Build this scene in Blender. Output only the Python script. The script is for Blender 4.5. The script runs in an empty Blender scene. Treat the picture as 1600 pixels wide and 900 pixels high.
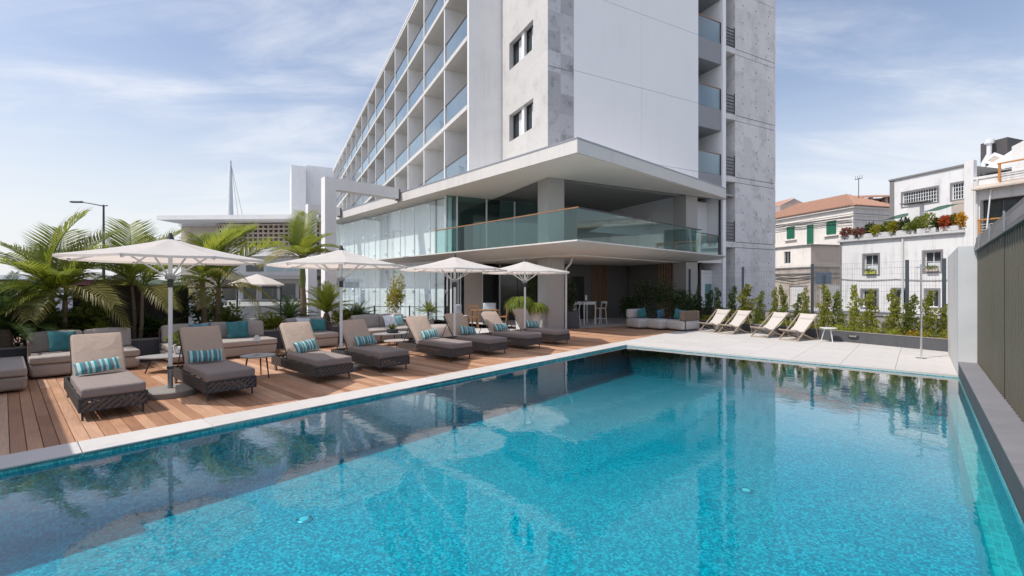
import bpy, bmesh, math, random
from mathutils import Vector, Matrix

R = math.radians
SC = bpy.context.scene
COL = SC.collection

# ------------------------------------------------------------------ camera
CAM_H = 1.75
cam_d = bpy.data.cameras.new("camera")
cam_d.sensor_width = 36.0
cam_d.lens = 16.0
cam_d.clip_end = 5000.0
cam_d.clip_start = 0.05
cam_d.shift_y = 2.0 / 1600.0 * -1.0
cam = bpy.data.objects.new("camera", cam_d)
cam.location = (0, 0, CAM_H)
cam.rotation_euler = (R(90), 0, 0)
COL.objects.link(cam)
SC.camera = cam

# ------------------------------------------------------------------ sky, sun, exposure
SUN_AZ = Vector((-0.916, -0.401))          # ground direction towards the sun
SUN_EL = R(56)
world = bpy.data.worlds.new("World")
SC.world = world
world.use_nodes = True
wn = world.node_tree
for n in list(wn.nodes):
    wn.nodes.remove(n)
w_out = wn.nodes.new("ShaderNodeOutputWorld")
w_bg = wn.nodes.new("ShaderNodeBackground")
w_bg.inputs[1].default_value = 0.135
w_sky = wn.nodes.new("ShaderNodeTexSky")
w_sky.sky_type = 'NISHITA'
w_sky.sun_disc = False
w_sky.sun_elevation = SUN_EL
w_sky.sun_rotation = math.atan2(SUN_AZ.x, SUN_AZ.y)
w_sky.altitude = 10
w_sky.air_density = 1.0
w_sky.dust_density = 1.6
w_sky.ozone_density = 1.2
# thin streaky cloud, laid out on a flat layer high above the place
w_tc = wn.nodes.new("ShaderNodeTexCoord")
w_sep = wn.nodes.new("ShaderNodeSeparateXYZ")
wn.links.new(w_tc.outputs['Generated'], w_sep.inputs[0])
def wmath(op, a, b=None, clamp=False):
    m = wn.nodes.new("ShaderNodeMath"); m.operation = op; m.use_clamp = clamp
    for i, x in enumerate((a, b)):
        if x is None: continue
        if isinstance(x, (int, float)): m.inputs[i].default_value = x
        else: wn.links.new(x, m.inputs[i])
    return m.outputs[0]
zz = wmath('ADD', wmath('MAXIMUM', w_sep.outputs[2], 0.0), 0.16)
w_comb = wn.nodes.new("ShaderNodeCombineXYZ")
wn.links.new(wmath('DIVIDE', w_sep.outputs[0], zz), w_comb.inputs[0])
wn.links.new(wmath('DIVIDE', w_sep.outputs[1], zz), w_comb.inputs[1])
CLOUD_AT = (-4.4, 5.1, 0.0)
def wnoise(rot, scale, stretch, detail, rough, dist=0.0):
    mp = wn.nodes.new("ShaderNodeMapping")
    mp.inputs['Rotation'].default_value = (0, 0, rot)
    mp.inputs['Scale'].default_value = stretch
    mp.inputs['Location'].default_value = CLOUD_AT
    wn.links.new(w_comb.outputs[0], mp.inputs[0])
    nz = wn.nodes.new("ShaderNodeTexNoise")
    nz.inputs['Scale'].default_value = scale
    nz.inputs['Detail'].default_value = detail
    nz.inputs['Roughness'].default_value = rough
    nz.inputs['Distortion'].default_value = dist
    wn.links.new(mp.outputs[0], nz.inputs[0])
    return nz.outputs[0]
streak = wnoise(R(-35), 0.9, (1.0, 3.2, 1.0), 9, 0.62, 0.6)
puff = wnoise(R(20), 0.75, (1.0, 1.3, 1.0), 8, 0.55, 0.3)
cl = wmath('ADD', wmath('MULTIPLY', streak, 0.55), wmath('MULTIPLY', puff, 0.60))
w_ramp = wn.nodes.new("ShaderNodeMapRange")
w_ramp.interpolation_type = 'SMOOTHSTEP'
w_ramp.inputs[1].default_value = 0.50
w_ramp.inputs[2].default_value = 0.80
w_ramp.inputs[3].default_value = 0.08
w_ramp.inputs[4].default_value = 0.82
wn.links.new(cl, w_ramp.inputs[0])
w_mix = wn.nodes.new("ShaderNodeMix"); w_mix.data_type = 'RGBA'
wn.links.new(w_ramp.outputs[0], w_mix.inputs[0])
w_tint = wn.nodes.new("ShaderNodeMix"); w_tint.data_type = 'RGBA'; w_tint.blend_type = 'MULTIPLY'
w_tint.inputs[0].default_value = 1.0
w_tint.inputs[7].default_value = (1.02, 0.955, 0.93, 1)
wn.links.new(w_sky.outputs[0], w_tint.inputs[6])
wn.links.new(w_tint.outputs[2], w_mix.inputs[6])
w_mix.inputs[7].default_value = (5.2, 5.3, 5.55, 1)
# pale haze towards the horizon, all the way round
w_hz = wn.nodes.new("ShaderNodeMapRange"); w_hz.interpolation_type = 'SMOOTHSTEP'
w_hz.inputs[1].default_value = 0.0; w_hz.inputs[2].default_value = 0.42
w_hz.inputs[3].default_value = 0.88; w_hz.inputs[4].default_value = 0.0
wn.links.new(w_sep.outputs[2], w_hz.inputs[0])
w_mix2 = wn.nodes.new("ShaderNodeMix"); w_mix2.data_type = 'RGBA'
wn.links.new(w_hz.outputs[0], w_mix2.inputs[0])
wn.links.new(w_mix.outputs[2], w_mix2.inputs[6])
w_mix2.inputs[7].default_value = (4.75, 4.85, 5.0, 1)
wn.links.new(w_mix2.outputs[2], w_bg.inputs[0])
wn.links.new(w_bg.outputs[0], w_out.inputs[0])

sun_d = bpy.data.lights.new("sun", 'SUN')
sun_d.energy = 2.7
sun_d.angle = R(0.5)
sun_d.color = (1.0, 0.955, 0.89)
sun = bpy.data.objects.new("sun", sun_d)
sd = Vector((SUN_AZ.x * math.cos(SUN_EL), SUN_AZ.y * math.cos(SUN_EL), math.sin(SUN_EL)))
sun.rotation_euler = sd.to_track_quat('Z', 'Y').to_euler()
sun.location = sd * 60
COL.objects.link(sun)

SC.view_settings.view_transform = 'Standard'
SC.view_settings.look = 'None'
SC.view_settings.gamma = 1.0
SC.view_settings.exposure = 0.48
SC.render.engine = 'CYCLES'
SC.cycles.max_bounces = 8
SC.cycles.transparent_max_bounces = 16
SC.cycles.caustics_reflective = False
SC.cycles.caustics_refractive = False

# ------------------------------------------------------------------ frames of the place
A = Vector((3.557, 13.67))            # far left corner of the pool
PROT = R(-41.8)                       # pool frame: local x across the pool, local y along it
T = Vector((1.455, 18.48))            # near corner of the hotel tower
TROT = R(27.43)                       # tower frame: local x along its right face, y along its left face
C = Vector((2.17, 15.13))             # outer corner of the podium canopy
CROT = R(42.3)
Q = Vector((11.69, 12.2))             # right end of the planter wall
def rot2(v, a):
    return Vector((v.x * math.cos(a) - v.y * math.sin(a), v.x * math.sin(a) + v.y * math.cos(a)))
def pw(x, y, z=0.0):                  # pool frame -> world
    w = A + rot2(Vector((x, y)), PROT); return Vector((w.x, w.y, z))
def tw(x, y, z=0.0):
    w = T + rot2(Vector((x, y)), TROT); return Vector((w.x, w.y, z))
def cw(x, y, z=0.0):
    w = C + rot2(Vector((x, y)), CROT); return Vector((w.x, w.y, z))
def loc_in(origin, rot, p):           # world -> frame
    return rot2(Vector((p[0], p[1])) - origin, -rot)

# ------------------------------------------------------------------ mesh helpers
class MB:
    def __init__(s):
        s.v = []; s.f = []
    def add(s, vs, fs, m=None):
        o = len(s.v)
        for p in vs:
            p = Vector(p)
            if m is not None: p = m @ p
            s.v.append((p.x, p.y, p.z))
        for f in fs: s.f.append(tuple(i + o for i in f))
        return s
    def box(s, x0, x1, y0, y1, z0, z1, m=None):
        vs = [(x0,y0,z0),(x1,y0,z0),(x1,y1,z0),(x0,y1,z0),(x0,y0,z1),(x1,y0,z1),(x1,y1,z1),(x0,y1,z1)]
        return s.add(vs, [(0,3,2,1),(4,5,6,7),(0,1,5,4),(1,2,6,5),(2,3,7,6),(3,0,4,7)], m)
    def quad(s, a, b, c, d):
        return s.add([a, b, c, d], [(0,1,2,3)])
    def beam(s, p, q, w, h, up=(0,0,1)):
        p = Vector(p); q = Vector(q); d = q - p; L = d.length
        if L < 1e-6: return s
        z = d / L; u = Vector(up)
        if abs(z.dot(u)) > 0.98: u = Vector((1,0,0))
        x = u.cross(z).normalized(); y = z.cross(x)
        vs = []
        for e in (p, q):
            for a, b in ((-1,-1),(1,-1),(1,1),(-1,1)):
                vs.append(e + x * (a * w / 2) + y * (b * h / 2))
        return s.add(vs, [(3,2,1,0),(4,5,6,7),(0,1,5,4),(1,2,6,5),(2,3,7,6),(3,0,4,7)])
    def tube(s, pts, r, n=8, cap=True):
        pts = [Vector(p) for p in pts]
        rs = r if isinstance(r, (list, tuple)) else [r] * len(pts)
        vs = []; fs = []
        px = None
        for i, p in enumerate(pts):
            d = (pts[min(i+1, len(pts)-1)] - pts[max(i-1, 0)]).normalized()
            if px is None:
                u = Vector((0,0,1)) if abs(d.z) < .95 else Vector((1,0,0))
                x = u.cross(d).normalized()
            else:
                x = (px - d * px.dot(d)).normalized()
            px = x; y = d.cross(x)
            for k in range(n):
                a = 2 * math.pi * k / n
                vs.append(p + (x * math.cos(a) + y * math.sin(a)) * rs[i])
        for i in range(len(pts) - 1):
            for k in range(n):
                k2 = (k + 1) % n
                fs.append((i*n+k, i*n+k2, (i+1)*n+k2, (i+1)*n+k))
        if cap:
            fs.append(tuple(range(n-1, -1, -1)))
            fs.append(tuple((len(pts)-1)*n + k for k in range(n)))
        return s.add(vs, fs)
    def lathe(s, prof, n=20, c=(0,0,0), cap=True):
        vs = []; fs = []
        for r, z in prof:
            for k in range(n):
                a = 2 * math.pi * k / n
                vs.append((c[0] + r * math.cos(a), c[1] + r * math.sin(a), c[2] + z))
        for i in range(len(prof) - 1):
            for k in range(n):
                k2 = (k + 1) % n
                fs.append((i*n+k, i*n+k2, (i+1)*n+k2, (i+1)*n+k))
        if cap:
            if prof[0][0] > 1e-5: fs.append(tuple(range(n-1, -1, -1)))
            if prof[-1][0] > 1e-5: fs.append(tuple((len(prof)-1)*n + k for k in range(n)))
        return s.add(vs, fs)
    def prism(s, poly, z0, z1):
        n = len(poly)
        ar = sum(poly[i][0]*poly[(i+1)%n][1]-poly[(i+1)%n][0]*poly[i][1] for i in range(n))
        if ar < 0: poly = poly[::-1]
        vs = [(p[0], p[1], z0) for p in poly] + [(p[0], p[1], z1) for p in poly]
        fs = [tuple(range(n-1, -1, -1)), tuple(range(n, 2*n))]
        for i in range(n):
            j = (i + 1) % n
            fs.append((i, j, n + j, n + i))
        return s.add(vs, fs)
    def sheet(s, poly, z):
        n = len(poly)
        ar = sum(poly[i][0]*poly[(i+1)%n][1]-poly[(i+1)%n][0]*poly[i][1] for i in range(n))
        if ar < 0: poly = poly[::-1]
        return s.add([(p[0], p[1], z) for p in poly], [tuple(range(n))])
    def rbox(s, x0, x1, y0, y1, z0, z1, r=0.04, seg=3, m=None, fn=None):
        bm = bmesh.new()
        bmesh.ops.create_cube(bm, size=1.0)
        for v in bm.verts:
            v.co = Vector(((x0+x1)/2 + v.co.x*(x1-x0), (y0+y1)/2 + v.co.y*(y1-y0), (z0+z1)/2 + v.co.z*(z1-z0)))
        if fn:
            bmesh.ops.subdivide_edges(bm, edges=bm.edges[:], cuts=3, use_grid_fill=True)
        es = bm.edges[:] if not fn else [e for e in bm.edges if e.calc_face_angle(0) > 1.0]
        if r > 0:
            bmesh.ops.bevel(bm, geom=es, offset=r, segments=seg, profile=0.5, affect='EDGES', clamp_overlap=True)
        bm.verts.ensure_lookup_table()
        vs = [fn(v.co.copy()) if fn else v.co.copy() for v in bm.verts]
        bm.verts.index_update()
        fs = [tuple(v.index for v in f.verts) for f in bm.faces]
        bm.free()
        return s.add(vs, fs, m)
    def mesh(s, name):
        me = bpy.data.meshes.new(name)
        me.from_pydata(s.v, [], s.f)
        me.update()
        return me
    def build(s, name, mat, parent=None, smooth=0, loc=None, rz=None):
        me = s.mesh(name)
        me.materials.append(mat)
        if smooth:
            me.polygons.foreach_set('use_smooth', [True] * len(me.polygons))
            me.set_sharp_from_angle(angle=R(smooth))
        return put(name, me, parent, loc, rz)

def put(name, me, parent=None, loc=None, rz=None, rot=None, scale=None):
    o = bpy.data.objects.new(name, me)
    COL.objects.link(o)
    if parent is not None: o.parent = parent
    if loc is not None: o.location = loc
    if rz is not None: o.rotation_euler = (0, 0, rz)
    if rot is not None: o.rotation_euler = rot
    if scale is not None: o.scale = scale if isinstance(scale, (tuple, list)) else (scale,)*3
    return o
def tag(o, label=None, cat=None, group=None, kind=None):
    if label: o['label'] = label
    if cat: o['category'] = cat
    if group: o['group'] = group
    if kind: o['kind'] = kind
    return o
def thing(name, label, cat, loc=(0,0,0), rz=0.0, group=None):
    o = bpy.data.objects.new(name, None)
    o.empty_display_size = 0.1
    COL.objects.link(o)
    o.location = loc; o.rotation_euler = (0, 0, rz)
    return tag(o, label, cat, group)
def struct_root(name, loc=(0,0,0), rz=0.0):
    o = bpy.data.objects.new(name, None)
    o.empty_display_size = 0.1
    COL.objects.link(o)
    o.location = loc; o.rotation_euler = (0, 0, rz)
    o['kind'] = 'structure'
    return o
def copy_tree(o, parent=None):
    c = o.copy(); COL.objects.link(c)
    if parent is not None: c.parent = parent
    for ch in o.children: copy_tree(ch, c)
    return c
ORD = ['first','second','third','fourth','fifth','sixth','seventh','eighth','ninth','tenth',
       'eleventh','twelfth','thirteenth','fourteenth','fifteenth','sixteenth','seventeenth','eighteenth','nineteenth','twentieth']

# ------------------------------------------------------------------ materials
class NT:
    def __init__(s, name):
        s.m = bpy.data.materials.new(name); s.m.use_nodes = True
        s.t = s.m.node_tree
        for n in list(s.t.nodes): s.t.nodes.remove(n)
        s.out = s.t.nodes.new('ShaderNodeOutputMaterial')
    def n(s, typ, **kw):
        x = s.t.nodes.new('ShaderNode' + typ)
        for k, v in kw.items(): setattr(x, k, v)
        return x
    def l(s, a, b): s.t.links.new(a, b)
    def set(s, node, **kw):
        for k, v in kw.items():
            i = node.inputs[k.replace('_', ' ')]
            if hasattr(v, 'is_linked') or hasattr(v, 'links'): s.l(v, i)
            else: i.default_value = v
    def coord(s, kind='Object', scale=(1,1,1), rot=(0,0,0)):
        tc = s.n('TexCoord'); mp = s.n('Mapping')
        mp.inputs['Scale'].default_value = scale
        mp.inputs['Rotation'].default_value = rot
        s.l(tc.outputs[kind], mp.inputs[0])
        return mp.outputs[0]
    def noise(s, vec, scale, detail=5, rough=.55, dist=0):
        x = s.n('TexNoise')
        x.inputs['Scale'].default_value = scale; x.inputs['Detail'].default_value = detail
        x.inputs['Roughness'].default_value = rough; x.inputs['Distortion'].default_value = dist
        s.l(vec, x.inputs['Vector'])
        return x.outputs[0]
    def math(s, op, a, b=None, clamp=False):
        m = s.n('Math', operation=op, use_clamp=clamp)
        for i, x in enumerate((a, b)):
            if x is None: continue
            if isinstance(x, (int, float)): m.inputs[i].default_value = x
            else: s.l(x, m.inputs[i])
        return m.outputs[0]
    def rng(s, x, a, b, c, d, smooth=False):
        m = s.n('MapRange')
        if smooth: m.interpolation_type = 'SMOOTHSTEP'
        for i, v in enumerate((a, b, c, d)): m.inputs[i+1].default_value = v
        s.l(x, m.inputs[0]); return m.outputs[0]
    def mix(s, f, a, b, typ='MIX'):
        m = s.n('Mix', data_type='RGBA', blend_type=typ)
        for i, x in ((0, f), (6, a), (7, b)):
            if isinstance(x, (int, float)): m.inputs[i].default_value = x
            elif isinstance(x, (tuple, list)): m.inputs[i].default_value = (*x[:3], 1)
            else: s.l(x, m.inputs[i])
        return m.outputs[2]
    def val(s, col, fac):                     # colour times a grey factor
        v = s.n('Vector' + 'Math', operation='SCALE')
        if isinstance(col, (tuple, list)): v.inputs[0].default_value = col[:3]
        else: s.l(col, v.inputs[0])
        if isinstance(fac, (int, float)): v.inputs['Scale'].default_value = fac
        else: s.l(fac, v.inputs['Scale'])
        return v.outputs[0]
    def bsdf(s, col, rough=.6, metal=0, spec=.5):
        b = s.n('BsdfPrincipled')
        if isinstance(col, (tuple, list)): b.inputs['Base Color'].default_value = (*col[:3], 1)
        else: s.l(col, b.inputs['Base Color'])
        if isinstance(rough, (int, float)): b.inputs['Roughness'].default_value = rough
        else: s.l(rough, b.inputs['Roughness'])
        b.inputs['Metallic'].default_value = metal
        b.inputs['Specular IOR Level'].default_value = spec
        return b
    def bump(s, h, strength, dist=.01):
        b = s.n('Bump'); b.inputs['Strength'].default_value = strength; b.inputs['Distance'].default_value = dist
        s.l(h, b.inputs['Height']); return b.outputs[0]
    def done(s, shader):
        s.l(shader.outputs[0] if hasattr(shader, 'outputs') else shader, s.out.inputs[0]); return s.m

def plain(name, col, rough=.6, var=.10, scale=3.0, bump=0.0, bscale=60, metal=0, spec=.5, rnd=0.0, stretch=(1,1,1), dirt=0.0, dist=.01, streak=0.0, wrinkle=0.0):
    t = NT(name)
    v = t.coord('Object', stretch)
    nz = t.noise(v, scale, 7, .6)
    f = t.rng(nz, .25, .75, 1 - var, 1 + var)
    if dirt:
        d = t.noise(v, scale * .23, 8, .65, .4)
        f = t.math('MULTIPLY', f, t.rng(d, .45, .75, 1.0, 1.0 - dirt, True))
    if streak:
        sk = t.noise(t.coord('Object', (2.6, 2.6, .16)), 1.6, 7, .62)
        bl_ = t.noise(v, .7, 5, .6)
        f = t.math('MULTIPLY', f, t.rng(t.math('MULTIPLY', sk, t.rng(bl_, .35, .65, .75, 1.15)), .46, .72, 1.0, 1.0 - streak, True))
    if rnd:
        oi = t.n('ObjectInfo')
        f = t.math('MULTIPLY', f, t.rng(oi.outputs['Random'], 0, 1, 1 - rnd, 1 + rnd))
    b = t.bsdf(t.val(col, f), t.rng(nz, .2, .8, max(.02, rough - .07), min(1, rough + .07)), metal, spec)
    if bump:
        nb_ = t.n('Bump'); nb_.inputs['Strength'].default_value = bump; nb_.inputs['Distance'].default_value = dist
        t.l(t.noise(v, bscale, 4, .6), nb_.inputs['Height'])
        if wrinkle:
            oi2 = t.n('ObjectInfo'); ad2 = t.n('VectorMath', operation='ADD'); t.l(v, ad2.inputs[0])
            cb = t.n('CombineXYZ'); t.l(t.math('MULTIPLY', oi2.outputs['Random'], 40.), cb.inputs[0]); t.l(cb.outputs[0], ad2.inputs[1])
            wr = t.bump(t.noise(ad2.outputs[0], 4.5, 3, .5, 1.2), wrinkle, .05)
            t.l(wr, nb_.inputs['Normal'])
        t.l(nb_.outputs[0], b.inputs['Normal'])
    return t.done(b)

def leafmat(name, col, col2, trans=.35, rough=.45):
    t = NT(name)
    v = t.coord('Object')
    nz = t.noise(v, 5.0, 4)
    oi = t.n('ObjectInfo')
    c = t.mix(t.rng(nz, .3, .7, 0, 1), col, col2)
    c = t.val(c, t.rng(oi.outputs['Random'], 0, 1, .8, 1.2))
    b = t.bsdf(c, rough, 0, .4)
    tr = t.n('BsdfTranslucent'); t.l(t.val(c, 1.5), tr.inputs[0])
    mx = t.n('MixShader'); mx.inputs[0].default_value = trans
    t.l(b.outputs[0], mx.inputs[1]); t.l(tr.outputs[0], mx.inputs[2])
    return t.done(mx)

def two_sided_ior(t, ior):
    # a thin sheet reflects alike from both sides
    g = t.n('NewGeometry')
    return t.rng(g.outputs['Backfacing'], 0, 1, ior, 1.0/ior)

def glassmat(name, tint, gloss=(1,1,1), rough=.01, ior=1.5, boost=1.0):
    t = NT(name)
    tr = t.n('BsdfTransparent'); tr.inputs[0].default_value = (*tint, 1)
    gl = t.n('BsdfGlossy'); gl.inputs[0].default_value = (*gloss, 1); gl.inputs['Roughness'].default_value = rough
    fr = t.n('Fresnel'); t.l(two_sided_ior(t, ior), fr.inputs[0])
    mx = t.n('MixShader')
    t.l(t.math('MULTIPLY', fr.outputs[0], boost, True), mx.inputs[0])
    t.l(tr.outputs[0], mx.inputs[1]); t.l(gl.outputs[0], mx.inputs[2])
    return t.done(mx)

m_white = plain('white_render', (.80,.80,.80), .75, .04, 1.2, .15, 80, dirt=.05, streak=0.06)
m_white_panel = plain('white_cladding', (.85,.85,.865), .55, .015, .6, dirt=.03, streak=0.025)
m_canopy_paint = plain('canopy_render', (.64,.625,.60), .75, .03, 1.0, .08, 60, dirt=.06, streak=0.08)
m_soffit = plain('soffit_render', (.80,.76,.70), .85, .03, .7)
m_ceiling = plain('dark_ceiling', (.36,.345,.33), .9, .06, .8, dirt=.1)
m_metal_white = plain('white_metal', (.72,.73,.74), .35, .03, 4)
m_metal_grey = plain('grey_metal', (.33,.34,.36), .4, .05, 5, metal=.6)
m_metal_dark = plain('dark_metal', (.035,.037,.042), .45, .1, 6)
m_anthracite = plain('anthracite_post', (.045,.06,.075), .45, .06, 6)
m_dark_wall = plain('dark_grey_plaster', (.085,.087,.095), .8, .10, 3, .2, 50, dirt=.15, streak=0.2)
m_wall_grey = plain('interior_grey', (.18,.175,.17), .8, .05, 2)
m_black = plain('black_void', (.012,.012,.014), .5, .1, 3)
m_oak = plain('warm_oak', (.30,.155,.07), .5, .18, 8, stretch=(1,1,.1))
m_taupe = plain('taupe_fabric', (.42,.335,.285), .92, .06, 14, .25, 420, rnd=.03, dist=.002, wrinkle=.28)
m_taupe_shaded = plain('shaded_taupe_fabric', (.25,.21,.198), .92, .06, 14, .25, 420, rnd=.03, dist=.002, wrinkle=.28)  # same cloth as the backs, the seats' weaker light put into a darker tone
m_sofa = plain('sofa_fabric', (.37,.325,.295), .92, .05, 9, .25, 380, rnd=.03, dist=.002, wrinkle=.28)
m_rope = plain('charcoal_rope', (.10,.085,.078), .85, .25, 30, .5, 260, dist=.003)
m_rope_tan = plain('taupe_rope', (.22,.165,.125), .85, .22, 30, .5, 260, dist=.003)
m_teal = plain('teal_fabric', (.035,.17,.19), .85, .22, 9, .4, 220, rnd=.1, dist=.003, wrinkle=.28)
m_teal_blue = plain('blue_fabric', (.05,.13,.19), .85, .35, 6, .3, 220, stretch=(1,4,1), dist=.003, wrinkle=.28)
m_pillow_white = plain('white_fabric', (.62,.66,.70), .9, .05, 9, .2, 220, dist=.003, wrinkle=.28)
m_stone_base = plain('cast_stone', (.25,.235,.215), .9, .10, 7, .35, 70)
m_bark = plain('palm_trunk', (.20,.145,.095), .9, .30, 9, .7, 30, stretch=(1,1,4))
m_stem_green = plain('crown_shaft', (.12,.16,.03), .5, .2, 5)
m_soil = plain('mulch', (.10,.066,.042), .95, .4, 22, .9, 60, dist=.03)
m_tile_roof = plain('terracotta', (.41,.235,.165), .8, .25, 9, .5, 40, rnd=.15)
m_cream = plain('cream_render', (.84,.79,.73), .85, .05, 1.5, .2, 40, dirt=.10, streak=0.14)
m_beige = plain('beige_render', (.50,.43,.37), .85, .06, 1.5, .2, 40, dirt=.15)
m_house_white = plain('limewash', (.74,.735,.73), .85, .03, 1.5, .15, 40, dirt=.08, streak=0.2)
m_green_paint = plain('green_shutter', (.02,.16,.095), .5, .1, 6)
m_orange = plain('orange_wood', (.50,.22,.06), .5, .12, 6)
m_stone_trim = plain('basalt_trim', (.22,.21,.21), .85, .15, 8, .3, 50)
m_asphalt = plain('asphalt', (.065,.065,.068), .9, .15, 20, .4, 200, dirt=.2)
m_ground = plain('pale_ground', (.36,.345,.33), .9, .12, .8, .3, 60, dirt=.15)
m_brick_ground = plain('red_paving', (.26,.15,.11), .9, .2, 6, .4, 60)
m_net = glassmat('green_net', (.25,.40,.33), (.1,.2,.15), .6, 1.2)
m_winglass = plain('window_glass', (.03,.038,.042), .06, .1, 2, spec=.8)
m_glass_clear = glassmat('clear_glass', (.95,.975,.975))
m_glass_blue = glassmat('balcony_glass', (.84,.91,.93), (.92,.98,1), .0, 1.6, 1.3)
m_glass_green = glassmat('green_glass', (.66,.80,.79), (.9,1,1), .03, 1.55, 1.2)
m_glass_front = glassmat('facade_glass', (.945,.98,.98), (.95,1,1), .01, 1.5, 1.0)
m_chrome = plain('chrome', (.75,.76,.78), .15, .02, 5, metal=1)
m_deckchair = plain('pale_teak', (.42,.33,.25), .65, .12, 14, stretch=(.2,1,1))
m_sling = plain('sling_fabric', (.52,.485,.45), .9, .05, 12, .2, 300, dist=.002)
m_paving = plain('pale_stone', (.545,.522,.50), .72, .06, 5, .2, 90, rnd=.04, dirt=.09, dist=.003)
m_olive = plain('olive_sheet', (.108,.096,.070), .5, .05, 3, dirt=.06, streak=0.15)
m_flash = plain('zinc_flashing', (.16,.16,.165), .35, .1, 3, metal=.5)
m_lgwall = plain('light_grey_wall', (.60,.60,.60), .8, .05, 1.8, .15, 60, dirt=.10, streak=0.12)
m_brown_panel = plain('brown_panel', (.030,.020,.017), .6, .1, 4)

# canopy cloth: lets a little sun through
def _cloth():
    t = NT('parasol_cloth')
    v = t.coord('Object'); nz = t.noise(v, 3, 5)
    c = t.val((.86,.84,.81), t.rng(nz, .3, .7, .96, 1.04))
    b = t.n('BsdfDiffuse'); t.l(c, b.inputs[0])
    tr = t.n('BsdfTranslucent'); tr.inputs[0].default_value = (.86,.77,.69,1)
    mx = t.n('MixShader'); mx.inputs[0].default_value = .50
    wv = t.noise(t.coord('Object', (1,1,1)), 5.0, 4, .55, .6); t.l(t.bump(wv, .25, .03), b.inputs['Normal'])
    t.l(b.outputs[0], mx.inputs[1]); t.l(tr.outputs[0], mx.inputs[2])
    return t.done(mx)
m_cloth = _cloth()

# striped pillow cloth
def _stripe():
    t = NT('striped_cloth')
    tc = t.n('TexCoord'); sp = t.n('SeparateXYZ'); t.l(tc.outputs['Object'], sp.inputs[0])
    y = t.math('ADD', sp.outputs[1], .225)
    ph = t.math('FRACT', t.math('MULTIPLY', y, 1/.15))
    ramp = t.n('ValToRGB'); cr = ramp.color_ramp; cr.interpolation = 'CONSTANT'
    e = cr.elements; e[0].position = 0; e[0].color = (.40,.62,.63,1); e[1].position = .22; e[1].color = (.03,.26,.29,1)
    for p, c in ((.42,(.17,.17,.20)),(.62,(.30,.55,.57)),(.78,(.04,.27,.31)),(.9,(.16,.19,.22))):
        q = e.new(p); q.color = (*c, 1)
    t.l(ph, ramp.inputs[0])
    nz = t.noise(t.coord('Object'), 60, 3)
    b = t.bsdf(t.val(ramp.outputs[0], t.rng(nz, .2, .8, .8, 1.15)), .9)
    t.l(t.bump(nz, .3, .003), b.inputs['Normal'])
    return t.done(b)
m_stripe = _stripe()

# deck boards: each board its own tone, grain along the board
def _deck():
    t = NT('deck_wood')
    oi = t.n('ObjectInfo')
    tc = t.n('TexCoord')
    ad = t.n('VectorMath', operation='ADD'); t.l(tc.outputs['Object'], ad.inputs[0])
    sc = t.n('VectorMath', operation='SCALE'); sc.inputs[0].default_value = (37., 11., 5.); t.l(oi.outputs['Random'], sc.inputs['Scale'])
    t.l(sc.outputs[0], ad.inputs[1])
    mp = t.n('Mapping'); mp.inputs['Scale'].default_value = (1.3, 26, 26); t.l(ad.outputs[0], mp.inputs[0])
    g = t.noise(mp.outputs[0], 2.2, 7, .65, .4)
    big = t.noise(ad.outputs[0], 1.7, 4, .6)
    ramp = t.n('ValToRGB'); e = ramp.color_ramp.elements
    e[0].color = (.31,.155,.086,1); e[1].color = (.54,.345,.235,1)
    q = e.new(.45); q.color = (.43,.235,.138,1)
    q = e.new(.75); q.color = (.50,.288,.175,1)
    t.l(oi.outputs['Random'], ramp.inputs[0])
    f = t.math('MULTIPLY', t.rng(g, .25, .75, .74, 1.2), t.rng(big, .3, .7, .86, 1.1))
    b = t.bsdf(t.val(ramp.outputs[0], f), t.rng(g, .2, .8, .5, .75), 0, .35)
    t.l(t.bump(g, .35, .004), b.inputs['Normal'])
    return t.done(b)
m_deck = _deck()

# board marked concrete with stains
def concrete(name, col, stain, amt, bscale=1.0):
    t = NT(name)
    v = t.coord('Object')
    big = t.noise(v, .9 * bscale, 9, .72, 0)
    fine = t.noise(v, 9, 6, .7)
    st = t.noise(t.coord('Object', (5, 5, .45)), 1.1, 6, .6)
    fl = t.n('VectorMath', operation='FLOOR')
    of = t.n('VectorMath', operation='ADD'); of.inputs[1].default_value = (.03, .37, .29); t.l(t.coord('Object', (1/.64, 1/1.1, 1/.83)), of.inputs[0]); t.l(of.outputs[0], fl.inputs[0])
    wz = t.n('TexWhiteNoise'); wz.noise_dimensions = '3D'; t.l(fl.outputs[0], wz.inputs['Vector'])
    blk = t.rng(wz.outputs['Value'], 0, 1, 1 - amt * .7, 1 + amt * .35)
    f = t.math('MULTIPLY', t.rng(fine, .2, .8, .88, 1.1), blk)
    c = t.mix(t.math('MULTIPLY', t.rng(big, .48, .72, 0, 1, True), t.rng(st, .35, .65, .35, 1, True)), col, stain)
    b = t.bsdf(t.val(c, f), .85)
    t.l(t.bump(fine, .25, .01), b.inputs['Normal'])
    return t.done(b)
m_conc_light = concrete('light_concrete', (.56,.55,.535), (.42,.415,.41), .06)
m_conc_dark = concrete('stained_concrete', (.50,.50,.525), (.13,.13,.145), .45, 2.2)
m_conc_core = concrete('grey_concrete', (.69,.675,.67), (.30,.295,.30), .13, 1.4)

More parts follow.
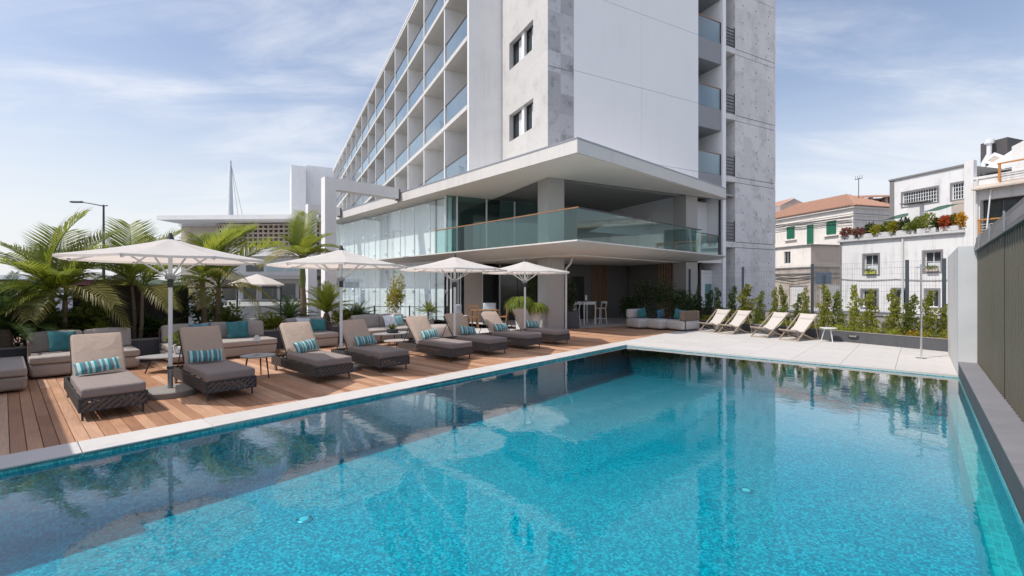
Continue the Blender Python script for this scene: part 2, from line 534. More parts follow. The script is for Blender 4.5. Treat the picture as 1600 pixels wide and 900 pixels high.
# mosaic tile
def mosaic(name, c1, c2, c3, size, grout, rough=.25):
    t = NT(name)
    v0 = t.coord('Object', (1/size,)*3)
    wob = t.n('TexNoise'); wob.inputs['Scale'].default_value = .22; wob.inputs['Detail'].default_value = 2; t.l(v0, wob.inputs['Vector'])  # refraction by the water put into the tile pattern as a warp
    wsc = t.n('VectorMath', operation='SCALE'); wsc.inputs['Scale'].default_value = .9; t.l(wob.outputs['Color'], wsc.inputs[0])
    wad = t.n('VectorMath', operation='ADD'); t.l(v0, wad.inputs[0]); t.l(wsc.outputs[0], wad.inputs[1])
    v = wad.outputs[0]
    fl = t.n('VectorMath', operation='FLOOR')
    of = t.n('VectorMath', operation='ADD'); of.inputs[1].default_value = (.013, .017, .019); t.l(v, of.inputs[0])
    t.l(of.outputs[0], fl.inputs[0])
    wnz = t.n('TexWhiteNoise'); wnz.noise_dimensions = '3D'; t.l(fl.outputs[0], wnz.inputs['Vector'])
    fr = t.n('VectorMath', operation='FRACTION'); t.l(of.outputs[0], fr.inputs[0])
    sp = t.n('SeparateXYZ'); t.l(fr.outputs[0], sp.inputs[0])
    geo = t.n('NewGeometry'); sn = t.n('SeparateXYZ')
    vt = t.n('VectorTransform', vector_type='NORMAL', convert_from='WORLD', convert_to='OBJECT'); t.l(geo.outputs['Normal'], vt.inputs[0]); t.l(vt.outputs[0], sn.inputs[0])
    def edge(i):
        d = t.math('ABSOLUTE', t.math('SUBTRACT', sp.outputs[i], .5))
        e = t.math('GREATER_THAN', d, .44)
        return t.math('MULTIPLY', e, t.math('LESS_THAN', t.math('ABSOLUTE', sn.outputs[i]), .5))
    g = t.math('MAXIMUM', t.math('MAXIMUM', edge(0), edge(1)), edge(2))
    ramp = t.n('ValToRGB'); e = ramp.color_ramp.elements
    e[0].color = (*c1, 1); e[1].color = (*c3, 1); q = e.new(.5); q.color = (*c2, 1)
    t.l(wnz.outputs['Value'], ramp.inputs[0])
    c = t.mix(g, ramp.outputs[0], grout)
    return t.done(t.bsdf(c, rough, 0, .3))
m_mosaic = mosaic('pool_mosaic', (.001,.185,.245), (.002,.305,.375), (.018,.53,.585), .024, (.006,.28,.345))
m_mosaic_band = mosaic('waterline_mosaic', (.03,.33,.32), (.06,.43,.42), (.14,.56,.53), .05, (.30,.56,.53))

def _water():
    t = NT('pool_water')
    v = t.coord('Object')
    a = t.noise(t.coord('Object', (1,1,1), (0,0,.6)), 3.6, 3, .5, .3)
    b2 = t.noise(v, 13.0, 3, .5, .4)
    h = t.math('ADD', t.math('MULTIPLY', a, .55), t.math('MULTIPLY', b2, .14))
    nrm = t.bump(h, .026, .12)
    tr = t.n('BsdfTransparent'); tr.inputs[0].default_value = (.22,.90,.97,1)
    gl = t.n('BsdfGlossy'); gl.inputs['Roughness'].default_value = .0; t.l(nrm, gl.inputs['Normal'])
    fr = t.n('Fresnel'); t.l(two_sided_ior(t, 1.33), fr.inputs[0]); t.l(nrm, fr.inputs['Normal'])
    mx = t.n('MixShader'); t.l(t.math('MULTIPLY', fr.outputs[0], t.math('ADD', t.math('MULTIPLY', fr.outputs[0], 2.4), 1.45), True), mx.inputs[0]); t.l(tr.outputs[0], mx.inputs[1]); t.l(gl.outputs[0], mx.inputs[2])
    return t.done(mx)
m_water = _water()

m_palm = leafmat('palm_leaf', (.13,.185,.022), (.26,.28,.035), .45)
m_palm_old = leafmat('old_palm_leaf', (.30,.25,.09), (.22,.22,.05), .4)
m_cycad = leafmat('cycad_leaf', (.035,.075,.022), (.08,.12,.03), .25, .35)
m_shrub = leafmat('shrub_leaf', (.10,.15,.028), (.22,.24,.04), .4)
m_shrub_dark = leafmat('dark_shrub_leaf', (.035,.065,.02), (.06,.095,.025), .3)
m_yellow = leafmat('yellow_leaf', (.22,.24,.02), (.30,.24,.02), .35)
m_flower_red = leafmat('red_flower', (.40,.05,.02), (.42,.12,.02), .3)
m_flower_pink = leafmat('pink_flower', (.30,.10,.12), (.22,.12,.06), .3)
m_flower_orange = leafmat('orange_flower', (.50,.22,.02), (.45,.30,.03), .3)
m_shrub_y = leafmat("fresh_shrub_leaf", (.17,.21,.03), (.30,.29,.04), .4)
# ================================================================== SETTING
PX0, PX1, PY0, PY1 = -0.12, 7.04, -13.3, 0.0       # pool hole in the pool frame
WATER_Z = -0.055
FLOOR_Z = -0.86
# ground sheet with the pool cut out of it
mb = MB(); G = 1500
for (x0, x1, y0, y1) in ((-G, PX0-.3, -G, G), (PX1+.15, G, -G, G), (PX0-.3, PX1+.15, PY1+.3, G), (PX0-.3, PX1+.15, -G, PY0-.3)):
    mb.quad((x0,y0,-.06),(x1,y0,-.06),(x1,y1,-.06),(x0,y1,-.06))
tag(mb.build('ground', m_ground, None, 0, (A.x, A.y, 0), PROT), kind='structure')

# pool basin
pool = struct_root('pool_basin', (A.x, A.y, 0), PROT)
MB().quad((PX0,PY0,FLOOR_Z),(PX1,PY0,FLOOR_Z),(PX1,PY1,FLOOR_Z),(PX0,PY1,FLOOR_Z)).build('pool_floor', m_mosaic, pool)
mb = MB()
z0, z1 = FLOOR_Z, -.262
for zz0, zz1, nm, mt in ((FLOOR_Z, -.060, 'pool_wall', m_mosaic), (-.060, -.012, 'waterline_tiles', m_mosaic_band)):
    mb = MB()
    mb.quad((PX0,PY0,zz0),(PX0,PY1,zz0),(PX0,PY1,zz1),(PX0,PY0,zz1))
    if nm == 'pool_wall': mb.quad((PX0,PY1,zz0),(PX1,PY1,zz0),(PX1,PY1,zz1+.015),(PX0,PY1,zz1+.015))
    mb.quad((PX1,PY1,zz0),(PX1,PY0,zz0),(PX1,PY0,zz1),(PX1,PY1,zz1))
    mb.quad((PX1,PY0,zz0),(PX0,PY0,zz0),(PX0,PY0,zz1),(PX1,PY0,zz1))
    mb.build(nm, mt, pool)
MB().quad((PX0,PY1,-.045),(PX1,PY1,-.045),(PX1,PY1,-.002),(PX0,PY1,-.002)).build('edge_stone', m_paving, pool)
# shallow ledge of teal tiles along the right wall
MB().box(PX1-.16, PX1-.001, PY0+.01, PY1-.01, FLOOR_Z+.01, -.40).build('tiled_ledge', m_mosaic_band, pool)
tag(MB().quad((PX0+.001,PY0,WATER_Z),(PX1-.001,PY0,WATER_Z),(PX1-.001,PY1-.001,WATER_Z),(PX0+.001,PY1-.001,WATER_Z)).build('pool_water', m_water, None, 0, (A.x, A.y, 0), PROT), kind='structure')
# pool floor lights
def px_floor(px, py, z):
    Y = 711*(CAM_H - z)/(py - 448.); return ((px-800)/711*Y, Y)
for (px, py, lab) in ((475,813,'round white pool light on the floor nearest the camera'),(1166,768,'round white pool light on the floor toward the right wall'),
                      (743,606,'round pool light near the shaded left pool wall'),(826,662,'small round drain on the pool floor mid pool'),(897,567,'small round pool light in the shaded far left corner')):
    x, y = px_floor(px, py, FLOOR_Z)
    l = thing('pool_light', lab, 'pool light', (x, y, FLOOR_Z), 0, 'pool floor lights')
    MB().lathe([(.085,.0),(.085,.018),(.07,.028),(.055,.022)], 20).build('rim', m_chrome, l, 40)
    MB().lathe([(.055,.012),(.055,.02),(.03,.028),(0.001,.03)], 20).build('lens', m_lgwall, l, 60)

# coping stones on the left edge
cop = struct_root('pool_coping', (A.x, A.y, 0), PROT)
MB().box(-.615, PX0-.02, PY0-.4, 0.0, -.3, -.03).build('bedding', m_ground, cop)
me = None; L = 1.2
y = 0.0
while y > PY0 - .4:
    if me is None:
        b = MB(); b.rbox(-.25, .25, -L/2+.0035, L/2-.0035, -.04, .004, .007, 2); me = b.mesh('coping_stone'); me.materials.append(m_paving)
    put('coping_stone', me, cop, (-.37, y - L/2, 0)); y -= L

# paving slabs of the far terrace
pav = struct_root('terrace_paving', (A.x, A.y, 0), PROT)
MB().box(-.62, 7.3, 0.02, 10.5, -.055, -.032).build('bedding', m_ground, pav)
d4p = rot2(rot2(Vector((0,1)), TROT), -PROT); qp = loc_in(A, PROT, Q)
me = None
sx, sy = 7.66/8, 0.96
b = MB(); b.rbox(-sx/2+.002, sx/2-.002, -sy/2+.002, sy/2-.002, -.03, .004, .004, 1); me = b.mesh('paving_slab'); me.materials.append(m_paving)
for i in range(8):
    for j in range(11):
        cx, cy = -.62 + (i+.5)*sx, -.0 + (j+.5)*sy
        rel = Vector((cx, cy)) - qp
        side = d4p.x*rel.y - d4p.y*rel.x          # >0 is on the pool side of the planter
        tin = loc_in(T, TROT, pw(cx, cy))
        if side < -0.75: continue
        if tin.y > 1.2 : continue
        put('paving_slab', me, pav, (cx, cy, 0))

# timber deck: one object per board
deck = struct_root('timber_deck', (A.x, A.y, 0), PROT)
MB().box(-7.0, -.66, -14.5, 2.1, -.058, -.034).build('joists', m_black, deck)
random.seed(4)
bw = .125
bmesh_cache = {}
def board_mesh(Lb):
    k = round(Lb, 2)
    if k not in bmesh_cache:
        b = MB(); b.rbox(-k/2+.002, k/2-.002, -bw/2+.003, bw/2-.003, -.03, 0.0, .003, 1)
        me = b.mesh('board'); me.materials.append(m_deck); bmesh_cache[k] = me
    return bmesh_cache[k]
rest = MB(); nb = 0
y = -14.2; i = 0
while y < 6.6:
    xl = -7.0 if y < -4.4 else (-4.75 if y < 2.19 else -4.77 + (y-2.19)*.379)
    xr = -.625
    cut = [-2.55, -4.7, -3.4, -5.4][i % 4] + random.uniform(-.15, .15)
    segs = []
    cut = round(cut, 1)
    if cut > xl + .4 and cut < xr - .4: segs = [(cut, xr), (xl, cut)]
    else: segs = [(xl, xr)]
    for (a, b_) in segs:
        if nb < 300 and y > -13.3:
            put('board', board_mesh(b_-a), deck, ((a+b_)/2, y, random.uniform(-.001,.001))); nb += 1
        else:
            rest.box(a+.002, b_-.002, y-bw/2+.003, y+bw/2-.003, -.03, 0)
    y += bw; i += 1
if rest.v:
    tag(rest.build('boards', m_deck, deck), kind='stuff')

# pale floor of the covered terrace
mb = MB()
mb.sheet([tw(0,0)[:2], tw(12,0)[:2], tw(12,9)[:2], tw(-9,9)[:2], cw(.9,15)[:2], cw(.9,8.6)[:2], pw(-5.6,-1.5)[:2], pw(-4.77,-4.4)[:2], pw(-4.77,2.19)[:2]], -.004)
tag(mb.build('terrace_floor', m_paving), kind='structure')
# planting bed and its wall on the left
MB_w = MB()
bed = thing('planter_wall', 'long low dark grey planter wall behind the sofas', 'planter', (A.x, A.y, 0), PROT)
MB().box(-7.2, -7.05, -15, -4.4, -.05, .50).build('wall', m_dark_wall, bed)
MB().box(-7.22, -7.03, -15, -4.4, .50, .53).build('wall_cap', m_stone_base, bed)
MB().box(-7.2, -7.05, -4.4+.002, -2.6, -.05, .40).build('wall', m_dark_wall, bed)
random.seed(2)
mb = MB()
nx, ny = 8, 60
vs = []
for j in range(ny+1):
    for i in range(nx+1):
        vs.append((-8.9 + i*(8.9-7.19)/nx, -15 + j*(15-2.7)/ny, .42 + random.uniform(-.03,.05) if 0 < i < nx else .40))
fs = [(j*(nx+1)+i, j*(nx+1)+i+1, (j+1)*(nx+1)+i+1, (j+1)*(nx+1)+i) for j in range(ny) for i in range(nx)]
mb.add(vs, fs)
tag(mb.build('planter_soil', m_soil, None, 60, (A.x, A.y, 0), PROT), kind='structure')
# red paving and street beyond
tag(MB().quad((-19,-15,-.03),(-8.7,-15,-.03),(-8.7,4,-.03),(-19,4,-.03)).build('red_pavement', m_brick_ground, None, 0, (A.x, A.y, 0), PROT), kind='structure')
tag(MB().quad((-40,-60,-.045),(-19.5,-60,-.045),(-19.5,60,-.045),(-40,60,-.045)).build('harbour_road', m_asphalt, None, 0, (A.x, A.y, 0), PROT), kind='structure')
tag(MB().quad((3.2,-20,-.03),(12.5,-20,-.03),(12.5,60,-.03),(3.2,60,-.03)).build('side_street', m_asphalt, None, 0, (Q.x, Q.y, 0), TROT), kind='structure')
# harbour water far off on the left
tag(MB().quad((-900,-700,-.05),(-62,-700,-.05),(-62,900,-.05),(-900,900,-.05)).build('harbour_water', plain('sea', (.10,.16,.20), .25, .1, .2, .3, 2), None, 0, (A.x, A.y, 0), PROT), kind='structure')

# right hand pool wall, metal screen and grey wall
w = thing('pool_side_wall', 'low dark grey wall along the right side of the pool', 'wall', (A.x, A.y, 0), PROT)
MB().box(PX1+.004, PX1+.02, PY0-.5, .10, -.26, .236).build('facing', m_dark_wall, w)
n = 12; Ls = (0.1-(PY0-.5))/n
me = None
for i in range(n):
    if me is None:
        b = MB(); b.rbox(PX1+.0, PX1+.42, -Ls/2+.001, Ls/2-.001, .238, .262, .003, 1); me = b.mesh('cap_stone'); me.materials.append(plain('sunlit_grey_cap', (.20,.20,.215), .7, .08, 6, .15, 80, rnd=.04))  # paler than the facing: sunlight on the wall top put into its colour
    put('cap_stone', me, w, (0, .1-(i+.5)*Ls, 0))
MB().box(PX1+.021, PX1+.42, PY0-.5, .098, -.26, .237).build('core', m_dark_wall, w)

def corrugated(name, x, y0, y1, z0, z1, depth, pitch, mat, parent):
    b = MB(); n = int((y1-y0)/pitch); pr = []
    for i in range(n):
        yy = y0 + i*pitch
        pr += [(x, yy), (x, yy+pitch*.30), (x+depth, yy+pitch*.42), (x+depth, yy+pitch*.88)]
    pr.append((x, y0+n*pitch))
    vs = []; fs = []
    for p in pr: vs += [(p[0], p[1], z0), (p[0], p[1], z1)]
    for i in range(len(pr)-1): fs.append((2*i, 2*i+2, 2*i+3, 2*i+1))
    b.add(vs, fs); return b.build(name, mat, parent)
w = thing('metal_screen', 'tall olive grey corrugated metal screen on the right', 'fence', (A.x, A.y, 0), PROT)
ns = 7; Lsh = .19*10
for i in range(ns):
    corrugated('sheet', PX1+.265 - (.004 if i % 2 else 0), .06-(i+1)*Lsh, .06-i*Lsh, .266, 2.44, .055, .19, m_olive, w)
MB().box(PX1+.335, PX1+.40, -13.2, .04, .266, 2.40).build('backing', m_dark_wall, w)
mb = MB()
prof = [(PX1+.22,2.44),(PX1+.22,2.50),(PX1+.25,2.64),(PX1+.25,2.70),(PX1+.60,2.70),(PX1+.60,2.44)]
vs = [(p[0], -13.2, p[1]) for p in prof] + [(p[0], .08, p[1]) for p in prof]
k = len(prof)
mb.add(vs, [tuple(range(k)), tuple(range(2*k-1, k-1, -1))] + [(i, i+k, (i+1)%k+k, (i+1)%k) for i in range(k)])
mb.build('flashing', m_flash, w)
for i in range(8):
    MB().box(PX1+.205, PX1+.222, -1.6*i-1.02, -1.6*i-.98, 2.445, 2.70).build('flashing_seam', m_metal_grey, w)
tag(MB().box(PX1+.002, PX1+.27, .105, 4.6, -.05, 2.55).build('grey_end_wall', m_lgwall, None, 0, (A.x, A.y, 0), PROT), 'plain light grey rendered wall past the end of the metal screen', 'wall')

# neighbouring building at the near end, out of frame, whose shade falls over the left end of the deck
nb_ = thing('neighbour_building', 'plain rendered building beside the near end of the deck', 'building', (A.x, A.y, 0), PROT)
MB().box(-16, -.9, -20, -14.05, -.05, 3.0).build('wall', m_house_white, nb_)
MB().box(-16.1, -.8, -20.1, -13.98, 3.0, 3.12).build('roof', m_stone_trim, nb_)

# ================================================================== WALL SHEET WITH OPENINGS
def holes(mb, a0, a1, z0, z1, ops, place, depth=.18):
    """front sheet in (a,z) with rectangular openings and reveals; place(a, d, z) gives the point, d = depth inwards"""
    xs = sorted({a0, a1} | {o[0] for o in ops} | {o[1] for o in ops})
    zs = sorted({z0, z1} | {o[2] for o in ops} | {o[3] for o in ops})
    for i in range(len(xs)-1):
        for j in range(len(zs)-1):
            cx, cz = (xs[i]+xs[i+1])/2, (zs[j]+zs[j+1])/2
            if any(o[0] < cx < o[1] and o[2] < cz < o[3] for o in ops): continue
            mb.quad(place(xs[i],0,zs[j]), place(xs[i+1],0,zs[j]), place(xs[i+1],0,zs[j+1]), place(xs[i],0,zs[j+1]))
    for (p, q, r, s) in ops:
        for (c, d) in (((p,r),(q,r)), ((q,r),(q,s)), ((q,s),(p,s)), ((p,s),(p,r))):
            mb.quad(place(c[0],0,c[1]), place(d[0],0,d[1]), place(d[0],depth,d[1]), place(c[0],depth,c[1]))
    return mb
# ================================================================== HOTEL TOWER
TZ = 20.5
hot = thing('hotel_tower', 'tall white hotel block with balconies and bare concrete corner', 'building', (T.x, T.y, 0), TROT)
# light concrete left face with paired windows
ops = [(1.18, 3.44, zb, zb+1.27) for zb in (8.59, 11.97, 15.35)]
lp = lambda a, d, z: (d, a, z)
WD = .27
holes(MB(), 0, 4.26, 6.70, TZ, ops, lp, WD+.02).build('concrete_wall', m_conc_light, hot)
for (ya, yb, z0, z1) in ops:
    MB().box(.10, WD, 2.16, 2.40, z0+.002, z1-.002).build('window_pier', m_white, hot)
    for (y0, y1) in ((1.182, 2.158), (2.402, 3.438)):
        fr = MB(); x = WD
        for (a0, a1, b0, b1) in ((y0, y0+.05, z0, z1), (y1-.05, y1, z0, z1), (y0+.05, y1-.05, z0, z0+.05), (y0+.05, y1-.05, z1-.05, z1)):
            fr.box(x-.05, x, a0, a1, b0, b1)
        wf = fr.build('window', m_metal_dark, hot)
        MB().quad((x,y0,z0),(x,y1,z0),(x,y1,z1),(x,y0,z1)).build('pane', m_winglass, wf)
        MB().quad((x-.008,y0+.06,z0+.05),(x-.008,y0+.55,z0+.05),(x-.008,y0+.55,z1-.05),(x-.008,y0+.06,z1-.05)).build('curtain', m_pillow_white, wf)
MB().box(.012, .03, 0.02, 4.24, 10.30, 10.325).build('day_joint', m_stone_trim, hot)
# stained concrete return
MB().quad((0,0,6.7),(1.26,0,6.7),(1.26,0,TZ),(0,0,TZ)).build('concrete_return', m_conc_dark, hot)
for z in (10.72, 14.1, 17.4):
    MB().box(.002, 1.258, -.006, .01, z, z+.03).build('construction_joint', m_stone_trim, hot)
# white cladding panels on the right face
rows = [6.68, 7.43, 10.8, 14.17, 17.5, TZ]
for i, (a, b_) in enumerate(((1.26, 5.0), (5.0, 8.69))):
    for j in range(5):
        MB().box(a+.004, b_-.004, -.045, 0, rows[j]+.008, rows[j+1]-.008).build('cladding_panel', m_white_panel, hot)
MB().box(1.26, 8.69, .004, .03, 6.68, TZ).build('panel_backing', m_stone_trim, hot)
# recessed balconies of the right face
MB().box(8.69-.06, 8.69, .032, 1.7, 6.7, TZ).build('recess_side', m_white_panel, hot)
MB().box(8.70, 10.47, 1.66, 1.7, 3.3, TZ).build('recess_back', m_wall_grey, hot)
grey_sp = plain('grey_spandrel', (.27,.28,.30), .6, .03, 1)
for fz in (7.45, 10.80, 14.2, 17.55):
    MB().box(8.702, 10.468, .03, 1.655, fz-1.07, fz).build('spandrel', grey_sp, hot)
    d = MB().box(8.75, 9.95, 1.60, 1.64, fz+.02, fz+2.25).build('balcony_door', m_metal_dark, hot)
    for k in range(2): MB().box(8.80+k*.58, 9.32+k*.58, 1.585, 1.598, fz+.09, fz+2.18).build('pane', m_winglass, d)
    g = MB().box(8.74, 10.40, .05, .065, fz+.03, fz+1.06).build('balustrade_pane', m_glass_blue, hot)
    MB().box(8.71, 10.44, .035, .08, fz+1.06, fz+1.10).build('handrail', m_oak, hot)
    MB().box(10.41, 10.45, .035, .08, fz+.0, fz+1.06).build('rail_post', m_metal_dark, hot)
MB().box(10.47, 10.72, -.05, 1.9, -.05, TZ).build('white_fin', m_white_panel, hot)
# left balcony block
BX = -1.712; Y0 = 4.26; YE = 4.26+57.6
fins = [Y0 + 3.54 + 3.83*k for k in range(15)]
MB().box(BX, -.002, Y0, Y0+.22, 6.72, TZ-.2).build('end_wall', m_white, hot)
MB().box(BX-.012, BX, Y0, Y0+.10, 6.72, TZ-.2).build('end_wall_edge', m_white, hot)
b = MB(); b.box(BX, -.02, -.06, .06, 6.75, 19.98); fm = b.mesh('fin'); fm.materials.append(m_white)
for y in fins: put('fin', fm, hot, (0, y, 0))
SL = (7.1, 10.41, 13.70, 16.99)
for z in SL + (20.2,):
    MB().box(BX-.03, -.01, Y0+.222, YE, z-.22, z).build('balcony_slab', m_canopy_paint, hot)
MB().box(BX-.06, 0, Y0-.03, YE, 20.202, 20.32).build('roof_edge', m_white, hot)
b = MB(); b.box(-.006, .006, -3.55/2, 3.55/2, .04, 1.06); pm = b.mesh('balustrade_pane'); pm.materials.append(m_glass_blue)
b = MB(); b.box(-.03, .03, -3.70/2, 3.70/2, 1.062, 1.11); rm = b.mesh('handrail'); rm.materials.append(plain('bronze_rail', (.10,.085,.08), .45, .1, 4))
b = MB(); b.box(-.02, 0, -1.75, 1.75, .02, 2.5); dm = b.mesh('balcony_door'); dm.materials.append(m_winglass)
edges = [Y0+.22] + fins
for k in range(15):
    ya, yb = edges[k], edges[k+1]; mid = (ya+yb)/2
    sc = (1, (yb-ya-.12)/3.71, 1)
    for z in SL:
        put('balustrade_pane', pm, hot, (BX+.06, mid, z), scale=sc)
        put('handrail', rm, hot, (BX+.06, mid, z), scale=sc)
        put('balcony_door', dm, hot, (-.03, mid, z), scale=(1, .9, 1))
# body that closes the block
mb = MB()
mb.quad((0,4.26,6.7),(0,YE,6.7),(0,YE,TZ),(0,4.26,TZ))
mb.quad((0,YE,0),(12,YE,0),(12,YE,TZ),(0,YE,TZ))
mb.quad((12,YE,0),(12,1.71,0),(12,1.71,TZ),(12,YE,TZ))
mb.quad((0,0,TZ),(12,.05,TZ),(12,YE,TZ),(0,YE,TZ))
mb.build('body', m_white, hot)
# bare concrete stair core
CX0, CX1 = 11.47, 14.85
core = thing('stair_core', 'bare grey concrete stair tower at the right of the hotel', 'building', tw(0,0), TROT)
zz = [0, 3.80, 4.08, 7.19, 7.47, 10.42, 10.70, 13.88, 14.16, 17.2, 17.9]
for i in range(len(zz)-1):
    MB().box(CX0, CX1, -.02 if i % 2 == 0 else -.012, 4.5, zz[i]+.016, zz[i+1]-.016).build('concrete_lift', m_conc_core, core)
MB().box(CX0+.04, CX1-.04, .03, 4.45, 0, 17.88).build('core_backing', m_stone_trim, core)
b = MB(); b.lathe([(.001,-.002),(.028,-.002),(.028,.012)], 8)
hm = b.mesh('tie_hole'); hm.materials.append(m_black)
for i in range(0, len(zz)-1, 2):
    for fx in (.18, .5, .82):
        for fz in (.22, .5, .8):
            if zz[i+1] - zz[i] < 1: continue
            put('tie_hole', hm, core, (CX0 + fx*(CX1-CX0), -.021, zz[i] + fz*(zz[i+1]-zz[i])), rot=(R(90), 0, 0))
for i, z in enumerate((3.94, 7.33, 10.56, 14.02, 17.3)):
    MB().box(10.73, CX0-.002, -.04, 2.5, z-.14, z+.14).build('landing', m_conc_core, core)
    for k in range(6):
        MB().box(10.74, CX0-.01, .0, .03, z+.25+k*.17, z+.29+k*.17).build('louvre', m_metal_dark, core)
    MB().box(CX0-.05, CX0-.012, -.01, .02, z+.14, z+1.25).build('louvre_post', m_metal_dark, core)
MB().box(10.73, CX0, 2.5, 2.6, 0, 17.88).build('recess_back', m_wall_grey, core)
for z in (5.6, 8.8, 12.05, 15.35):
    MB().box(CX1+.002, CX1+.16, .1, 1.6, z, z+.16).build('side_slab', m_conc_core, core)
    MB().tube([(CX1+.10,.12,z+.16),(CX1+.10,.12,z+1.38),(CX1+.06,.14,z+1.46)], .03, 8).build('side_rail', m_metal_dark, core)
    MB().tube([(CX1+.10,1.5,z+.16),(CX1+.10,1.5,z+1.38),(CX1+.10,.12,z+1.40)], .025, 8).build('side_rail', m_metal_dark, core)

# ================================================================== PODIUM
pod = thing('podium', 'two level hotel podium with wide white canopy and terrace', 'building', (C.x, C.y, 0), CROT)
def cl(p): q = loc_in(C, CROT, p); return (q.x, q.y)
E = (11.7, 0.0); D = (0.0, 22.6)
T_c, E2_c, T4_c = cl(tw(0,0)), cl(tw(10.72,-.06)), cl(tw(0,15))
ring = [(0,0), E, E2_c, T_c, T4_c, (1.5, 22.6), D]
cz0, cz1 = 6.22, 6.71
MB().prism(ring, cz0, cz1).build('canopy', m_canopy_paint, pod)
# soffit lining a little below the canopy slab and set in from its edge
MB().prism([(.06,.06), (11.6,.06), E2_c, T_c, T4_c, (1.45,22.5), (.06,22.5)], cz0-.02, cz0-.002).build('soffit', m_soffit, pod)
MB().box(-.012, 11.7, -.012, -.0, cz1-.04, cz1+.02).build('drip_edge', m_metal_grey, pod)
MB().box(-.012, 0, .0, 22.6, cz1-.04, cz1+.02).build('drip_edge', m_metal_grey, pod)
# ceiling under the tower, its dark grey standing for the low light there
inn = [cl(tw(.02,.02)), cl(tw(12,.02)), cl(tw(12,15)), cl(tw(.02,15))]
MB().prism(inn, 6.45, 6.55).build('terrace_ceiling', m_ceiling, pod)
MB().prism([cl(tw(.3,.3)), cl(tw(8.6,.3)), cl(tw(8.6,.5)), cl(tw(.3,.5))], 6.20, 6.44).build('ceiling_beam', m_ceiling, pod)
# floor of the upper terrace with its curved lip
FZ = 3.325
lipprof = [(0.0, FZ), (0.0, FZ-.05), (.25, FZ-.17), (.55, FZ-.27), (.9, FZ-.34), (1.3, 2.95)]
vs = []; fs = []
path = [(D, (1,0)), ((0,0), (1,1)), (E, (0,1))]
for (p, dd) in path:
    for (o, z) in lipprof: vs.append((p[0]+dd[0]*o, p[1]+dd[1]*o, z))
k = len(lipprof)
for i in range(2):
    for j in range(k-1): fs.append((i*k+j, i*k+j+1, (i+1)*k+j+1, (i+1)*k+j))
mb = MB().add(vs, fs)
mb.add([(E[0], o, z) for o, z in lipprof] + [(E[0], 1.3, FZ)], [tuple(range(k+1))])
mb.build('terrace_lip', m_canopy_paint, pod, 50)
inn2 = [cl(tw(10.72,.0)), cl(tw(10.72,9)), cl(tw(-4,15)), (1.3, 22.6)]
MB().sheet([(0,0), E] + inn2[:0] + [cl(tw(10.72,9)), cl(tw(0,15)), (1.3,22.6), D], FZ-.002).build('terrace_floor', m_paving, pod)
so = MB(); so.sheet([(1.3,1.3), (11.7,1.3), cl(tw(10.72,9)), cl(tw(0,15)), (1.3,22.6)], 2.95); so.build('lower_soffit', m_soffit, pod)
MB().box(1.28, 1.31, 1.3, 22.5, 2.925, 2.952).build('soffit_trim', m_metal_white, pod)
MB().box(1.31, 11.7, 1.28, 1.31, 2.925, 2.952).build('soffit_trim', m_metal_white, pod)
# balustrade
glass_green = m_glass_green
yy = [0.03, 1.77, 3.51, 5.25, 6.99, 8.70]
for i in range(5):
    MB().box(.05, .066, yy[i]+.012, yy[i+1]-.012, FZ, FZ+1.06).build('balustrade_pane', glass_green, pod)
xx = [0.07, 1.84, 3.68, 5.52, 7.40, 9.05]
for i in range(5):
    MB().box(xx[i]+.012, xx[i+1]-.012, .05, .066, FZ, FZ+1.06).build('balustrade_pane', glass_green, pod)
MB().box(9.07, 11.55, .30, .316, FZ, FZ+.98).build('balustrade_pane', glass_green, pod)
MB().box(.03, .09, .0, 8.75, FZ+1.06, FZ+1.10).build('handrail', m_oak, pod)
MB().box(.10, 9.08, .03, .09, FZ+1.06, FZ+1.10).build('handrail', m_metal_dark, pod)
MB().box(9.05, 11.6, .28, .34, FZ+.98, FZ+1.02).build('handrail', m_metal_dark, pod)
MB().box(11.53, 11.59, .28, .34, FZ, FZ+.98).build('rail_post', m_metal_dark, pod)
# columns
m_column = plain('column_paint', (.40,.388,.372), .8, .03, 1.5)
for (x, nm) in ((0, 'column'), (7.89, 'column')):
    c_ = MB()
    for (z0, z1) in ((0, 2.95), (FZ, 6.2)):
        vs = [cl(tw(x,0)), cl(tw(x+.8,0)), cl(tw(x+.8,.8)), cl(tw(x,.8))]
        c_.prism(vs, z0, z1)
    c_.build(nm, m_column, pod)
# drain pipe on the near column
p0 = cl(tw(.86, -.04))
MB().tube([(p0[0]+.25,p0[1]-.1,2.93),(p0[0]+.2,p0[1]-.08,2.72),(p0[0],p0[1],2.5),(p0[0],p0[1],0)], .045, 10).build('drain_pipe', m_metal_white, pod, 50)
# two storey glass front with white blinds behind
curtain = plain('white_blind', (.86,.87,.88), .9, .03, 2, stretch=(6,6,.2))
GX = .62
ys = [8.75 + 1.55*i for i in range(10)]
for lv, (z0, z1) in enumerate(((.05, 2.94), (FZ+.02, 6.19))):
    for i in range(9):
        MB().box(GX, GX+.014, ys[i]+.012, ys[i+1]-.012, z0, z1).build('glass_pane', m_glass_front, pod)
        MB().box(GX+.42, GX+.44, ys[i]+.008, ys[i+1]-.008, z0+.02, z1-.02).build('blind', curtain, pod)
        MB().tube([(GX+.16, ys[i], z0), (GX+.16, ys[i], z1)], .035, 8).build('mullion', m_metal_white, pod)
        for zc in (z0+.3, (z0+z1)/2, z1-.3):
            sp = MB()
            for a, b_ in ((-.09,-.09),(.09,.09),(-.09,.09),(.09,-.09)):
                sp.beam((GX+.12, ys[i], zc), (GX+.018, ys[i]+a, zc+b_), .02, .02)
            sp.build('spider_fitting', m_chrome, pod)
MB().box(GX+.6, GX+.7, 8.75, 22.6, 0, 6.2).build('inner_wall', m_house_white, pod)
